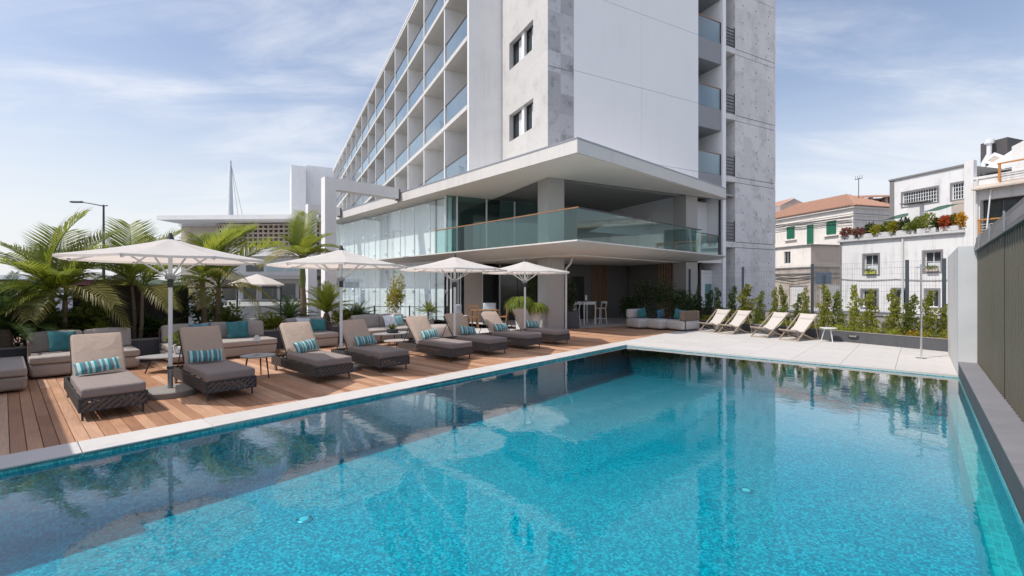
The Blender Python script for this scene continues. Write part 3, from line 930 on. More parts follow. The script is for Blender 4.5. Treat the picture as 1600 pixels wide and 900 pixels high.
MB().box(GX-.02, GX+.58, 8.75, 22.6, 2.952, FZ-.003).build('floor_edge', m_canopy_paint, pod)
MB().box(GX, 6, 22.62, 22.8, 0, 6.2).build('far_wall', m_house_white, pod)
# glazed return towards the tower, both levels (along the tower direction)
g0 = loc_in(T, TROT, cw(GX, 8.72))
gx0, gy0 = g0.x, g0.y
ret = thing('glazed_lobby', 'recessed glass and panel lobby front behind the loungers', 'building', (T.x, T.y, 0), TROT)
xs = [gx0+.03, gx0+.62, gx0+2.2, gx0+3.8, gx0+5.4, gx0+7.0]
for (z0, z1) in ((FZ+.02, 6.18),):
    for i in range(5):
        MB().box(xs[i]+.04, xs[i+1]-.04, gy0, gy0+.015, z0, z1).build('glass_pane', m_glass_green, ret)
        MB().tube([(xs[i], gy0, z0), (xs[i], gy0, z1)], .045, 8).build('mullion', m_metal_white, ret)
z0, z1 = 0.0, 2.93
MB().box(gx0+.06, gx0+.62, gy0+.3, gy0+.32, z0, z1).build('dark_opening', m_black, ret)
for dx in (.66, .78): MB().box(gx0+dx, gx0+dx+.05, gy0, gy0+.06, z0, z1).build('door_frame', m_metal_white, ret)
MB().box(gx0+1.0, gx0+1.95, gy0, gy0+.05, z0, z1).build('beige_panel', m_beige, ret)
MB().box(gx0+.84, gx0+.99, gy0+.02, gy0+.04, z0, z1).build('glass_pane', m_glass_green, ret)
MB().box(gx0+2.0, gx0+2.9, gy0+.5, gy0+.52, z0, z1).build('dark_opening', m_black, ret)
MB().box(gx0+1.96, gx0+2.0, gy0, gy0+.06, z0, z1).build('door_frame', m_metal_white, ret)
MB().tube([(gx0+2.95, gy0, z0), (gx0+2.95, gy0, z1)], .06, 10).build('mullion', m_metal_grey, ret)
dk = plain('smoked_glass', (.045,.055,.048), .12, .1, 1, spec=.6)
for k in range(3):
    MB().box(gx0+3.03+k*1.0, gx0+4.0+k*1.0, gy0+.1, gy0+.12, z0+.03, z1).build('dark_glass_pane', dk, ret)
MB().box(gx0+.0, gx0+8, gy0+1.4, gy0+1.5, 0, 6.2).build('back_wall', m_wall_grey, ret)
for zz_ in (.95, 1.75): MB().box(gx0+3.0, gx0+6, gy0+.08, gy0+.099, zz_, zz_+.03).build('glazing_bar', m_metal_dark, ret)

# rooms behind the terrace: dark back walls, slats, doors
rm_ = thing('terrace_back_wall', 'dark back wall of the covered ground terrace with timber slats', 'wall', (T.x, T.y, 0), TROT)
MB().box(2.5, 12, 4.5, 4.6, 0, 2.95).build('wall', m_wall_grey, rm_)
m_oak_l = plain('pale_oak', (.46,.26,.13), .5, .15, 8, stretch=(1,1,.1))
for i in range(7): MB().box(5.62+i*.17, 5.69+i*.17, 4.45, 4.495, .0, 2.93).build('timber_slat', m_oak, rm_)
for (a, b_) in ((4.3, 5.1), (8.3, 9.0)):
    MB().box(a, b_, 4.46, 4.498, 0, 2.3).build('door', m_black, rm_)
MB().box(9.4, 10.4, 4.4, 4.495, 0, 2.95).build('grey_panel', m_ceiling, rm_)
MB().box(8.2, 8.3, .82, 4.4, 0, 2.95).build('partition', m_wall_grey, rm_)
for i in range(7): MB().box(8.165, 8.195, .86+i*.19, .93+i*.19, 0, 2.93).build('timber_slat', m_oak_l, rm_)
MB().box(9.2, 9.3, .3, 4.4, 0, 2.95).build('brown_partition', m_brown_panel, rm_)
MB().box(9.302, 10.468, .6, .7, 0, 2.6).build('white_wall', m_white_panel, rm_)
MB().box(9.95, 10.4, .56, .598, 0, 1.9).build('glass_door', m_glass_green, rm_)
MB().box(8.7, 10.468, .0, 1.6, 2.96, 3.3).build('lintel', m_white_panel, rm_)
m_up_wall = plain('upper_wall_grey', (.40,.39,.38), .8, .04, 2)
up = thing('upper_terrace_back', 'grey wall and sloping stair underside on the upper terrace', 'wall', (T.x, T.y, 0), TROT)
MB().box(1.0, 12, 6.5, 6.6, FZ, 6.45).build('wall', m_up_wall, up)
MB().box(8.66, 8.69, .8, 6.5, FZ, 6.45).build('side_wall', m_white_panel, up)
m_ = MB(); m_.prism([(0,0),(3.4,0),(3.4,1.5),(1.2,1.0)], 0, .001)
so_ = MB(); pr = [(4.4,4.55),(8.6,4.55),(8.6,5.55),(6.8,5.1),(5.4,5.0)]
so_.add([(x,3.0,z) for x,z in pr]+[(x,3.2,z) for x,z in pr], [tuple(range(5)), tuple(range(9,4,-1))]+[(i,(i+1)%5,(i+1)%5+5,i+5) for i in range(5)])
so_.build('stair_underside', m_white_panel, up)
MB().box(8.70, 10.46, .9, 1.0, FZ, 6.2).build('recess_wall', m_white_panel, up)
MB().box(10.40, 10.45, .05, .15, FZ, 6.2).build('dark_post', m_metal_dark, up)

# white portal frames on the left of the podium
for i, s in enumerate((12.1, 19.9)):
    f = thing('portal_frame', ('nearer' if i == 0 else 'farther') + ' white portal frame standing out from the canopy', 'frame', cw(0, s), CROT, 'white portal frames')
    e = (-3.95, -2.15)[i]
    MB().box(e, e+.53, -.25, .25, 0, 6.36).build('column', m_white, f)
    MB().box(e, -.16, -.25, .25, 6.36, 6.9).build('beam', m_white, f)
    MB().box(-.158, -.004, -.15, .15, 6.3, 6.9).build('fixing_bracket', m_stone_trim, f)
# white end block of the hotel far left
eb = thing('white_block', 'plain white windowless block at the far end of the hotel', 'building', tw(-7.6, 64.5), TROT)
MB().box(0, 2.1, 0, 10, 0, 21.1).build('near_volume', m_white, eb)
MB().box(2.13, 12, 1.6, 12, 0, 21.7).build('far_volume', m_white, eb)

# chairs left out on two of the balconies
def balcony_chair(label, y, z):
    o = thing('balcony_chair', label, 'chair', tw(-1.05, y, z), TROT + R(35), 'grey balcony chairs')
    MB().rbox(-.25, .25, -.25, .25, .40, .45, .015, 2).build('seat', m_rope_tan, o)
    for sx in (-1, 1):
        for sy in (-1, 1): MB().beam((sx*.22,sy*.22,0), (sx*.22,sy*.22,.42), .035, .035).build('leg', m_metal_dark, o)
    for i in range(6): MB().beam((-.2+i*.08,.24,.45), (-.2+i*.08,.30,.88), .03, .015).build('back_slat', m_rope_tan, o)
    MB().box(-.25, .25, .27, .33, .86, .91).build('top_rail', m_rope_tan, o)
balcony_chair('grey chair on the lowest balcony nearest the corner', 5.3, 7.1)
balcony_chair('second grey chair on the lowest balcony, farther from the corner', 6.3, 7.1)
balcony_chair('grey chair on the balcony one bay along and one floor up', 9.4, 10.41)
# ================================================================== SUN LOUNGERS (local x towards the pool)
def weave(mb, L, z0, z1, place, sp=.085, w=.034, th=.012):
    """crossing diagonal ropes in a panel of length L; place(a, z, d)"""
    H = z1 - z0
    k = -int(H/sp) - 1
    while k*sp < L:
        for sgn in (1, -1):
            a0 = k*sp; a1 = a0 + H*1.15
            pts = []
            for t in (0, 1):
                a = a0 + (a1-a0)*t; z = z0 + H*(t if sgn > 0 else 1-t)
                pts.append([a, z])
            # clip to the panel
            (pa, za), (pb, zb) = pts
            if pb < 0 or pa > L: continue
            if pa < 0: t = -pa/(pb-pa); za += (zb-za)*t; pa = 0
            if pb > L: t = (L-pa)/(pb-pa); zb = za+(zb-za)*t; pb = L
            if pb - pa < .01: continue
            d = .006 if sgn > 0 else -.006
            A_, B_ = Vector(place(pa, za, d)), Vector(place(pb, zb, d))
            nrm = Vector(place(0, 0, 1)) - Vector(place(0, 0, 0))
            mb.beam(A_, B_, w, th, up=nrm)
        k += 1
def make_lounger(deg=52):
    r = thing('sun_lounger', '', 'sun lounger', group='sun loungers along the pool')
    f = MB()
    for y in (-.34, .34): f.tube([(-1.05,y,.29),(1.05,y,.29)], .016, 6); f.tube([(-1.05,y,.13),(1.05,y,.13)], .014, 6)
    for x in (-1.05, 1.05): f.tube([(x,-.34,.29),(x,.34,.29)], .016, 6); f.tube([(x,-.34,.13),(x,.34,.13)], .014, 6)
    for x, y in ((-1.05,-.34),(-1.05,.34),(1.05,-.34),(1.05,.34)): f.tube([(x,y,.12),(x,y,.30)], .018, 6)
    for x in (-.6, -.2, .2, .6): f.box(x-.03, x+.03, -.33, .33, .275, .293)
    f.build('frame', m_metal_dark, r)
    w = MB()
    weave(w, 2.1, .13, .29, lambda a, z, d: (-1.05+a, -.34-d, z))
    weave(w, 2.1, .13, .29, lambda a, z, d: (-1.05+a, .34+d, z))
    weave(w, .68, .13, .29, lambda a, z, d: (1.05+d, -.34+a, z))
    weave(w, .68, .13, .29, lambda a, z, d: (-1.05-d, -.34+a, z))
    w.build('woven_sides', m_rope, r)
    for y in (-.31, .31):
        MB().tube([(.98,y,.14),(.99,y,0)], [.016,.012], 8).build('leg', m_metal_dark, r)
        MB().tube([(-.93,y,.14),(-.95,y,.06)], .014, 8).build('leg', m_metal_dark, r)
        wh = MB(); wh.tube([(-.95,y-.02,.05),(-.95,y+.02,.05)], .05, 14); wh.build('wheel', m_metal_grey, r, 40)
    def sag(p):
        p.z -= .012*max(0, 1-((p.x-.37)/.7)**2)*max(0, 1-(p.y/.33)**2) if p.z > .40 else 0
        return p
    MB().rbox(-.33, 1.07, -.335, .335, .298, .432, .035, 3, fn=sag).build('seat_cushion', m_taupe_shaded, r, 60)
    ang = R(deg)
    mt = Matrix.Translation((-.30, 0, .335)) @ Matrix.Rotation(-(math.pi - ang) + math.pi, 4, 'Y')
    # local: x' up the backrest
    M4 = Matrix.Translation((-.33, 0, .34)) @ Matrix(((-math.cos(ang), 0, math.sin(ang), 0), (0, 1, 0, 0), (math.sin(ang), 0, math.cos(ang), 0), (0, 0, 0, 1)))
    def belly(p):
        if p.z > .06: p.z += .018*max(0, 1-((p.x-.38)/.38)**2)*max(0, 1-(p.y/.30)**2)
        return p
    bc = MB(); bc.rbox(0, .76, -.305, .305, 0, .12, .035, 3, m=M4, fn=belly); bc.build('back_cushion', m_taupe, r, 60)
    bf = MB()
    for y in (-.30, .30):
        bf.tube([M4 @ Vector((0,y,-.02)), M4 @ Vector((.75,y,-.02))], .014, 6)
        bf.tube([M4 @ Vector((.5,y*.95,-.03)), (-.92, y*.95, .30)], .010, 6)
    for a in (.2, .4, .58, .74): bf.tube([M4 @ Vector((a,-.30,-.02)), M4 @ Vector((a,.30,-.02))], .010, 6)
    bf.build('back_frame', m_metal_dark, r)
    return r
LUS = [-11.56, -10.16, -8.45, -7.15, -5.32, -4.06, -2.60, -1.22]
NAMES = ['nearest to the camera, in full sun', 'second from the camera, beside the first parasol', 'third from the camera, right of the small lamp table', 'fourth from the camera, right of the second parasol pole',
         'fifth from the camera, below the third parasol', 'sixth from the camera, behind the third parasol pole', 'seventh from the camera, left of the fourth parasol', 'farthest from the camera, next to the podium column']
lgs = [make_lounger(52), make_lounger(56), make_lounger(49)]
used_lg = set()
KIND = [0, 1, 0, 2, 2, 0, 2, 1]
SHORT = ['nearest', 'second', 'third', 'fourth', 'fifth', 'sixth', 'seventh', 'farthest']
def make_pillow(L=.52, H=.235, D=.13, seed=0, nx=14, ny=8):
    """soft pillow: thickness profile in x (D), width y (L), height z (H)"""
    vs = []; fs = []; rr = random.Random(seed)
    for s in (1, -1):
        for j in range(ny+1):
            for i in range(nx+1):
                a = i/nx*2-1; b_ = j/ny*2-1
                t = max(0, (1-abs(a)**3.2))**.55 * max(0, (1-abs(b_)**2.6))**.55
                pin = 1 - .05*(1-abs(a))*abs(b_)**3
                vs.append((s*(D/2*t) + .008*math.sin(a*7+seed)*t, a*L/2*(1-.06*(1-abs(b_)**2)*abs(a)), b_*H/2*pin))
    n1 = (nx+1)*(ny+1)
    for j in range(ny):
        for i in range(nx):
            q = (j*(nx+1)+i, j*(nx+1)+i+1, (j+1)*(nx+1)+i+1, (j+1)*(nx+1)+i)
            fs.append(q); fs.append(tuple(n1+x for x in q[::-1]))
    return vs, fs
pv, pf = make_pillow()
stripe_me = MB().add(pv, pf).mesh('striped_pillow'); stripe_me.materials.append(m_stripe)
stripe_me.polygons.foreach_set('use_smooth', [True]*len(stripe_me.polygons))
random.seed(9)
for i, u in enumerate(LUS):
    kd = KIND[i]
    o = lgs[kd] if kd not in used_lg else copy_tree(lgs[kd])
    used_lg.add(kd)
    o.location = pw(-2.65, u); o.rotation_euler = (0, 0, PROT + R(random.uniform(-1.2, 1.2)))
    o['label'] = 'woven sun lounger with taupe cushions, ' + NAMES[i]
    a = 52
    p = put('striped_pillow', stripe_me, None, pw(-2.82 + random.uniform(-.02,.05), u + random.uniform(-.06,.06), .55), rot=(R(random.uniform(-9,9)), R(-34 + random.uniform(-8,6)), PROT + R(random.uniform(-9,9))), scale=(1, random.uniform(.92,1.05), random.uniform(.92,1.06)))
    tag(p, 'teal and grey striped pillow on the ' + SHORT[i] + ' lounger' + ('' if i in (0, 7) else ' from the camera'), 'pillow', 'striped pillows on the loungers')

# ================================================================== PARASOLS
def make_parasol():
    r = thing('parasol', '', 'parasol', group='white parasols between the loungers')
    MB().lathe([(.38,0),(.385,.02),(.385,.085),(.37,.10),(.05,.105)], 36).build('base', m_stone_base, r, 40)
    MB().tube([(0,0,.10),(0,0,2.50)], .030, 14).build('pole', m_metal_white, r, 50)
    MB().tube([(0,0,.10),(0,0,.42)], .037, 14).build('pole_sleeve', m_metal_grey, r, 50)
    k = MB(); k.tube([(0,0,.42),(0,0,.46)], .05, 12); k.tube([(.03,0,.44),(.09,0,.44)], .014, 8); k.build('clamp', m_metal_dark, r, 50)
    N = 8; RR = 1.39; ZR, ZA = 2.20, 2.535
    vs = [(0,0,ZA)]; rings = 5; fs = []
    sub = 4
    for j in range(1, rings+1):
        t = j/rings
        for q in range(N*sub):
            a = 2*math.pi*(q/(N*sub)) + R(11)
            kk = (q % sub)/sub
            flat = math.cos(math.pi/N)/math.cos(((kk*2*math.pi/N) - math.pi/N))
            sagz = .020*math.sin(math.pi*kk)*math.sin(math.pi*t*.8)
            z = ZA + (ZR-ZA)*(t**.93) - .018*math.sin(math.pi*t) - sagz
            vs.append((RR*t*flat/1.0*math.cos(a), RR*t*flat*math.sin(a), z))
    M_ = N*sub
    for q in range(M_): fs.append((0, 1+q, 1+(q+1) % M_))
    for j in range(rings-1):
        for q in range(M_):
            fs.append((1+j*M_+q, 1+(j+1)*M_+q, 1+(j+1)*M_+(q+1) % M_, 1+j*M_+(q+1) % M_))
    # hem
    o = len(vs)
    for q in range(M_):
        x, y, z = vs[1+(rings-1)*M_+q]; vs.append((x*1.001, y*1.001, z-.035))
    for q in range(M_): fs.append((1+(rings-1)*M_+q, o+q, o+(q+1) % M_, 1+(rings-1)*M_+(q+1) % M_))
    MB().add(vs, fs).build('canopy', m_cloth, r, 25)
    MB().lathe([(.06,ZA-.03),(.05,ZA+.0),(.032,ZA+.05),(.022,ZA+.085),(.001,ZA+.09)], 14).build('finial', m_metal_dark, r, 40)
    hub = MB().lathe([(.045,1.86),(.075,1.88),(.075,1.93),(.045,1.96)], 16).build('hub', m_metal_grey, r, 40)
    MB().tube([(0,0,1.74),(0,0,1.88)], .04, 12).build('crank_sleeve', m_metal_dark, r, 50)
    for i in range(N):
        a = 2*math.pi*i/N + R(11)
        c_, s_ = math.cos(a), math.sin(a)
        rb = MB().beam((.04*c_,.04*s_,ZA-.045), (RR*.985*c_,RR*.985*s_,ZR-.045), .018, .026).build('rib', m_metal_white, r)
        st = MB(); st.beam((.06*c_,.06*s_,1.92), (RR*.47*c_,RR*.47*s_,ZA+(ZR-ZA)*.47-.065), .016, .020)
        st.box(-.02, .02, -.02, .02, -.02, .02, Matrix.Translation((RR*.47*c_, RR*.47*s_, ZA+(ZR-ZA)*.47-.065)))
        st.build('strut', m_metal_white, rb)
        MB().box(-.022, .014, -.012, .012, -.028, -.008, Matrix.Translation((RR*.985*c_, RR*.985*s_, ZR-.0)) @ Matrix.Rotation(a, 4, 'Z')).build('rib_cap', m_metal_grey, rb)
    return r
um = make_parasol()
PLAB = ['large white parasol nearest the camera, standing between the first two loungers', 'second white parasol from the camera, in front of the white portal column',
        'third white parasol from the camera, half hiding the lobby doors', 'farthest white parasol, overlapping the podium column']
for i, (u, v) in enumerate(((-10.75,-2.6), (-7.82,-2.6), (-4.68,-2.6), (-1.83,-2.6))):
    o = um if i == 0 else copy_tree(um)
    o.location = pw(v, u); o.rotation_euler = (0, 0, PROT + R((0, 9, -6, 14)[i]))
    o['label'] = PLAB[i]

# ================================================================== SOFAS
def sofa_block(name, label, v0, v1, u0, u1, back=True, arm=None, seat_h=.42, ncush=2, taper=0.0, rope=m_rope_tan, extra=0):
    """modular sofa: v0 rear .. v1 front (towards the pool), u0..u1 length"""
    o = thing(name, label, 'sofa', pw((v0+v1)/2, (u0+u1)/2), PROT, 'outdoor sofas behind the loungers')
    hx, hy = (v1-v0)/2, (u1-u0)/2
    def shape(p):
        t = (p.z-.03)/(seat_h*.62)
        p.x *= 1 - .05*(1-t); p.y *= 1 - .03*(1-t) 
        return p
    MB().rbox(-hx, hx, -hy, hy, .03, seat_h*.66, .09, 4, fn=shape).build('base', m_sofa, o, 60)
    def puff(p):
        if p.z > seat_h-.05: p.z += .02*max(0, 1-(p.x/hx)**2)*max(0, 1-(p.y/hy)**2)
        return p
    MB().rbox(-hx+.02, hx+.01, -hy+.01, hy-.01, seat_h*.66+.004, seat_h, .06, 4, fn=puff).build('seat_cushion', m_sofa, o, 60)
    if back:
        bk = MB()
        n = int(hy*2/.055)
        for i in range(n+1):
            y = -hy + .02 + i*(2*hy-.04)/n
            bk.tube([(-hx+.03,y,.20), (-hx-.03,y,.72)], .011, 5)
        bk.tube([(-hx-.03,-hy+.01,.73),(-hx-.03,hy-.01,.73)], .02, 8)
        bk.build('rope_back', rope, o)
        for k in range(ncush):
            a0 = -hy + .03 + k*(2*hy-.06)/ncush; a1 = -hy + .03 + (k+1)*(2*hy-.06)/ncush
            def soft(p):
                c = (a0+a1)/2; h = (a1-a0)/2
                w_ = max(0, 1-((p.y-c)/h)**2)*max(0, 1-((p.z-.63)/.22)**2)
                if p.x > -hx+.12: p.x += .05*w_
                p.z += .03*max(0, 1-((p.y-c)/h)**2) if p.z > .7 else 0
                p.x -= (p.z-seat_h)*.18
                return p
            MB().rbox(-hx+.05, -hx+.24, a0+.004, a1-.004, seat_h+.005, .82, .07, 4, fn=soft).build('back_cushion', m_sofa, o, 60)
    for sgn in (arm or ()):
        am = MB(); y = sgn*(hy-.03)
        n = int((2*hx*.62)/.05)
        for i in range(n+1):
            x = -hx + .02 + i*(2*hx*.62)/n
            am.tube([(x,y-sgn*.03,.16), (x,y+sgn*.01,.70-.05*i/n)], .011, 5)
        am.tube([(-hx,y+sgn*.012,.715),(-hx+2*hx*.62,y+sgn*.012,.665)], .022, 8)
        am.tube([(-hx+2*hx*.62+.01,y,.05),(-hx+2*hx*.62+.01,y+sgn*.012,.67)], .02, 8)
        am.build('rope_arm', rope, o)
    return o
sofa_block('corner_sofa', 'taupe rope backed sofa at the far left with a teal cushion', -6.95, -5.9, -12.25, -10.6, arm=(-1,), ncush=2)
sofa_block('chaise', 'backless taupe chaise block at the left edge on shaded boards', -6.6, -4.62, -13.5, -12.28, back=False, seat_h=.40)
sofa_block('long_sofa', 'long taupe sofa with blue and teal cushions behind the second lounger', -7.0, -5.95, -10.1, -7.8, ncush=3)
sofa_block('armchair_sofa', 'taupe rope armchair with blue cushion behind the third lounger', -7.25, -6.2, -7.15, -6.0, arm=(-1, 1), ncush=1, rope=m_rope)
sofa_block('far_sofa', 'taupe sofa with white pillow beside the low tables', -7.0, -5.95, -5.25, -3.3, ncush=2)
def pouf(name, label, v, u, r, h, group=None):
    o = thing(name, label, 'pouf', pw(v, u), PROT, group)
    MB().lathe([(r*.86,.03),(r*.97,.08),(r,.18),(r*.98,h-.08),(r*.9,h-.015),(r*.6,h),(.001,h+.01)], 28).build('body', m_sofa, o, 60)
    MB().lathe([(r*.8,0),(r*.8,.03)], 20).build('foot_ring', m_metal_dark, o)
    return o
pouf('round_pouf', 'round taupe pouf between the fifth and sixth lounger backs', -5.75, -2.6, .5, .45)
sq_pv, sq_pf = make_pillow(.46, .42, .16, 3, 12, 12)
def cushion(label, mat, v, u, z, ry, rz, s=1.0):
    me = MB().add(sq_pv, sq_pf).mesh('cushion'); me.materials.append(mat)
    me.polygons.foreach_set('use_smooth', [True]*len(me.polygons))
    o = put('cushion', me, None, pw(v, u, z), rot=(R(random.uniform(-5,5)), R(ry), PROT + R(rz)), scale=s)
    return tag(o, label, 'cushion')
cushion('teal square cushion on the far left corner sofa', m_teal, -6.52, -11.75, .645, -20, 22, 1.0)
cushion('slate blue square cushion at the near end of the long sofa', m_teal_blue, -6.55, -9.35, .645, -20, 8, 1.05)
cushion('teal square cushion at the far end of the long sofa', m_teal, -6.55, -8.55, .645, -20, -6, 1.08)
cushion('pale blue cushion at the back of the rope armchair', m_pillow_white, -6.82, -6.75, .65, -18, 10, .95)
cushion('patterned teal cushion leaning in the rope armchair', m_teal, -6.65, -6.40, .63, -26, -14, .9)
cushion('white pillow on the sofa beside the low tables', m_pillow_white, -6.55, -4.05, .63, -24, -6, .95)
cushion('light teal pillow on the sofa beside the low tables', plain('pale_teal', (.22,.42,.44), .9, .1, 9), -6.55, -3.72, .62, -20, 0, .8)

# ================================================================== LOW TABLES AND WHAT STANDS ON THEM
def low_table(name, label, v, u, z, rx, ry, legs=3, top=None, rz=0, blob=0):
    o = thing(name, label, 'table', pw(v, u), PROT + R(rz), 'low side and coffee tables')
    pts = []
    for k in range(40):
        a = 2*math.pi*k/40
        rr = 1 + blob*math.cos(3*a)
        pts.append((rx*rr*math.cos(a), ry*rr*math.sin(a)))
    t = MB(); t.prism(pts, z-.022, z); t.build('table_top', top or m_tabletop, o, 30)
    for k in range(legs):
        a = 2*math.pi*k/legs + .5
        MB().tube([(rx*.62*math.cos(a), ry*.62*math.sin(a), z-.02), (rx*.82*math.cos(a), ry*.82*math.sin(a), 0)], [.016,.011], 8).build('leg', m_metal_dark, o)
    return o
m_tabletop = plain('grey_stone_top', (.33,.32,.32), .55, .06, 5)
low_table('coffee_table', 'low grey coffee table with a potted plant between the first two loungers', -5.15, -10.15, .33, .38, .62, 3, None, 0, .10)
low_table('side_table', 'small round grey side table with a lamp between the second and third loungers', -3.05, -9.28, .43, .30, .30, 3)
low_table('coffee_table', 'grey low table carrying a succulent bowl behind the fourth lounger', -5.35, -4.75, .36, .36, .58, 3, None, 0, .08)
low_table('side_table', 'lower beige round table in front of the succulent bowl table', -4.55, -5.15, .24, .30, .36, 3, m_sofa)
low_table('side_table', 'small dark side table between the sixth and seventh loungers', -3.5, -3.35, .38, .24, .24, 3, m_metal_dark)
low_table('side_table', 'small dark side table to the right of the farthest lounger', -3.6, -.42, .40, .26, .26, 3, m_tabletop)
o = thing('table_lamp', 'slim table lamp with small cone shade on the side table', 'lamp', pw(-3.05, -9.30, .43), PROT)
MB().lathe([(.055,0),(.055,.012),(.01,.02)], 16).build('foot', m_metal_grey, o, 40)
MB().tube([(0,0,.01),(0,0,.36)], .006, 8).build('stem', m_metal_grey, o)
MB().lathe([(.075,.28),(.03,.385),(.001,.387)], 18, cap=False).build('lamp_shade', m_lgwall, o, 40)

def leaf_cloud(mb, n, shape, size, rr, up=.3, aspect=2.0):
    for _ in range(n):
        p, nrm = shape(rr)
        d = Vector((rr.gauss(0,1), rr.gauss(0,1), rr.gauss(0,1)*.7 + up)) + nrm*.9
        d.normalize()
        s = Vector((rr.gauss(0,1), rr.gauss(0,1), rr.gauss(0,1))).cross(d)
        if s.length < 1e-3: continue
        s.normalize()
        L = size*rr.uniform(.6, 1.3); w = L/aspect
        nn = d.cross(s)
        p = Vector(p)
        mb.add([p, p + d*L*.5 + s*w*.5 + nn*L*.06, p + d*L, p + d*L*.5 - s*w*.5 + nn*L*.06], [(0,1,2,3)])
    return mb
def ball_shape(rx, ry, rz, c=(0,0,0), hollow=.35):
    def f(rr):
        while True:
            v = Vector((rr.uniform(-1,1), rr.uniform(-1,1), rr.uniform(-1,1)))
            l = v.length
            if l > 1 or l < hollow*rr.random(): continue
            break
        return (c[0]+v.x*rx, c[1]+v.y*ry, c[2]+v.z*rz), v/(l+1e-4)
    return f
rr = random.Random(5)
pp = thing('potted_plant', 'leafy green plant in a pale bowl on the near coffee table', 'potted plant', pw(-5.25, -10.0, .33), PROT)
MB().lathe([(.09,0),(.15,.02),(.17,.09),(.16,.15),(.13,.17),(.12,.15)], 22).build('pot', m_lgwall, pp, 40)
leaf_cloud(MB(), 240, ball_shape(.24,.24,.14,(0,0,.30)), .10, rr, .4, 1.9).build('foliage', m_shrub, pp)
pp = thing('succulent_bowl', 'spiky pale succulent in a dark bowl on the far low table', 'potted plant', pw(-5.35, -4.75, .36), PROT)
MB().lathe([(.12,0),(.17,.02),(.18,.11),(.16,.12),(.15,.10)], 20).build('pot', m_metal_dark, pp, 40)
b = MB()
for k in range(34):
    a = rr.uniform(0, 6.28); e = rr.uniform(.5, 1.4); L = rr.uniform(.12,.22)
    d = Vector((math.cos(a)*math.cos(e), math.sin(a)*math.cos(e), math.sin(e)))
    b.tube([Vector((0,0,.10)) + d*.03, Vector((0,0,.10)) + d*L*.6, Vector((0,0,.10)) + d*L], [.014,.016,.002], 4)
b.build('foliage', m_shrub, pp)

# ================================================================== DECK CHAIRS by the planter (local x = facing direction)
FACE = TROT + R(180)          # they look away from the planter
def make_deckchair():
    r = thing('deck_chair', '', 'deck chair', group='folding deck chairs in front of the hedge')
    W = .29
    # long back rails from front foot to head; seat rails crossing them
    for s in (-1, 1):
        y = s*W
        MB().beam((.56,y,.02), (-.60,y,.84), .022, .045).build('back_rail', m_deckchair, r)
        MB().beam((-.42,y*.9,.02), (.62,y*.9,.36), .022, .045).build('seat_rail', m_deckchair, r)
        MB().beam((-.36,y*1.08,.64), (-.60,y*1.08,.02), .018, .035).build('prop', m_deckchair, r)
    for px_, pz_, k in ((.54,.04,1),(-.59,.83,1),(-.40,.03,.9),(.61,.355,.9),(-.58,.05,1.08)):
        MB().tube([(px_,-W*k,pz_),(px_,W*k,pz_)], .014, 8).build('cross_bar', m_deckchair, r)
    # sling: from the head bar sagging to the front seat bar
    vs = []; fs = []; n = 16
    P0, P1, P2, P3 = Vector((-.59,0,.845)), Vector((-.20,0,.30)), Vector((.18,0,.16)), Vector((.61,0,.375))
    for i in range(n+1):
        t = i/n
        p = P0*(1-t)**3 + P1*3*t*(1-t)**2 + P2*3*t*t*(1-t) + P3*t**3
        for y in (-.25, -.08, .08, .25):
            vs.append((p.x, y, p.z - .012*(1-(y/.25)**2)))
    for i in range(n):
        for k in range(3): fs.append((i*4+k, i*4+k+1, (i+1)*4+k+1, (i+1)*4+k))
    o = len(vs); vs += [(x+.006, y, z+.006) for x, y, z in vs]
    fs += [tuple(o+q for q in f[::-1]) for f in fs]
    MB().add(vs, fs).build('sling', m_sling, r, 60)
    hp = MB(); hp.rbox(-.235, .235, -.09, .09, -.02, .025, .02, 2, m=Matrix.Translation((-.50,0,.735)) @ Matrix.Rotation(R(56), 4, 'Y') @ Matrix.Rotation(R(90), 4, 'Z'))
    hp.build('headrest', m_sling, r, 60)
    return r
dc = make_deckchair()
def qw(n, t, z=0.0):          # planter frame: n out of the planter towards the pool, t along it
    d4 = rot2(Vector((0,1)), TROT); nn = rot2(Vector((-1,0)), TROT)
    w = Q + nn*n + d4*t; return Vector((w.x, w.y, z))
DLAB = ['left end of the row, nearest the shaded sofas', 'second from the left of the row', 'third from the left of the row', 'right end of the row']
for i, t in enumerate((6.72, 5.86, 4.50, 3.52)):
    o = dc if i == 0 else copy_tree(dc)
    o.location = qw(.72, t); o.rotation_euler = (0, 0, FACE + R((6, 2, -3, 1)[i]))
    o['label'] = 'pale wooden deck chair with beige sling, ' + DLAB[i]
tb = thing('white_side_table', 'small white metal side table right of the deck chairs', 'table', qw(.42, 2.75), TROT)
MB().lathe([(.24,.43),(.24,.45)], 24).build('table_top', m_metal_white, tb, 40)
for k in range(3):
    a = k*2.1
    MB().tube([(.1*math.cos(a), .1*math.sin(a), .43), (.2*math.cos(a), .2*math.sin(a), 0)], .012, 8).build('leg', m_metal_white, tb)

# outdoor shower
sh = thing('outdoor_shower', 'slim chrome outdoor shower pole on the pale paving', 'shower', (9.98, 11.1, 0), TROT)
MB().lathe([(.11,0),(.11,.012),(.03,.02)], 20).build('foot_plate', m_chrome, sh, 40)
MB().tube([(0,0,.01),(0,0,2.30)], .020, 12).build('pole', m_chrome, sh, 50)
MB().tube([(0,0,2.22),(-.1,-.03,2.25),(-.2,-.06,2.24)], .012, 8).build('arm', m_chrome, sh, 50)
MB().lathe([(.02,.03),(.09,.01),(.09,0)], 18, (-.2,-.06,2.20)).build('shower_head', m_chrome, sh, 40)
MB().lathe([(.03,0),(.03,.05)], 12, (0,-.03,1.1)).build('tap', m_chrome, sh, 40)

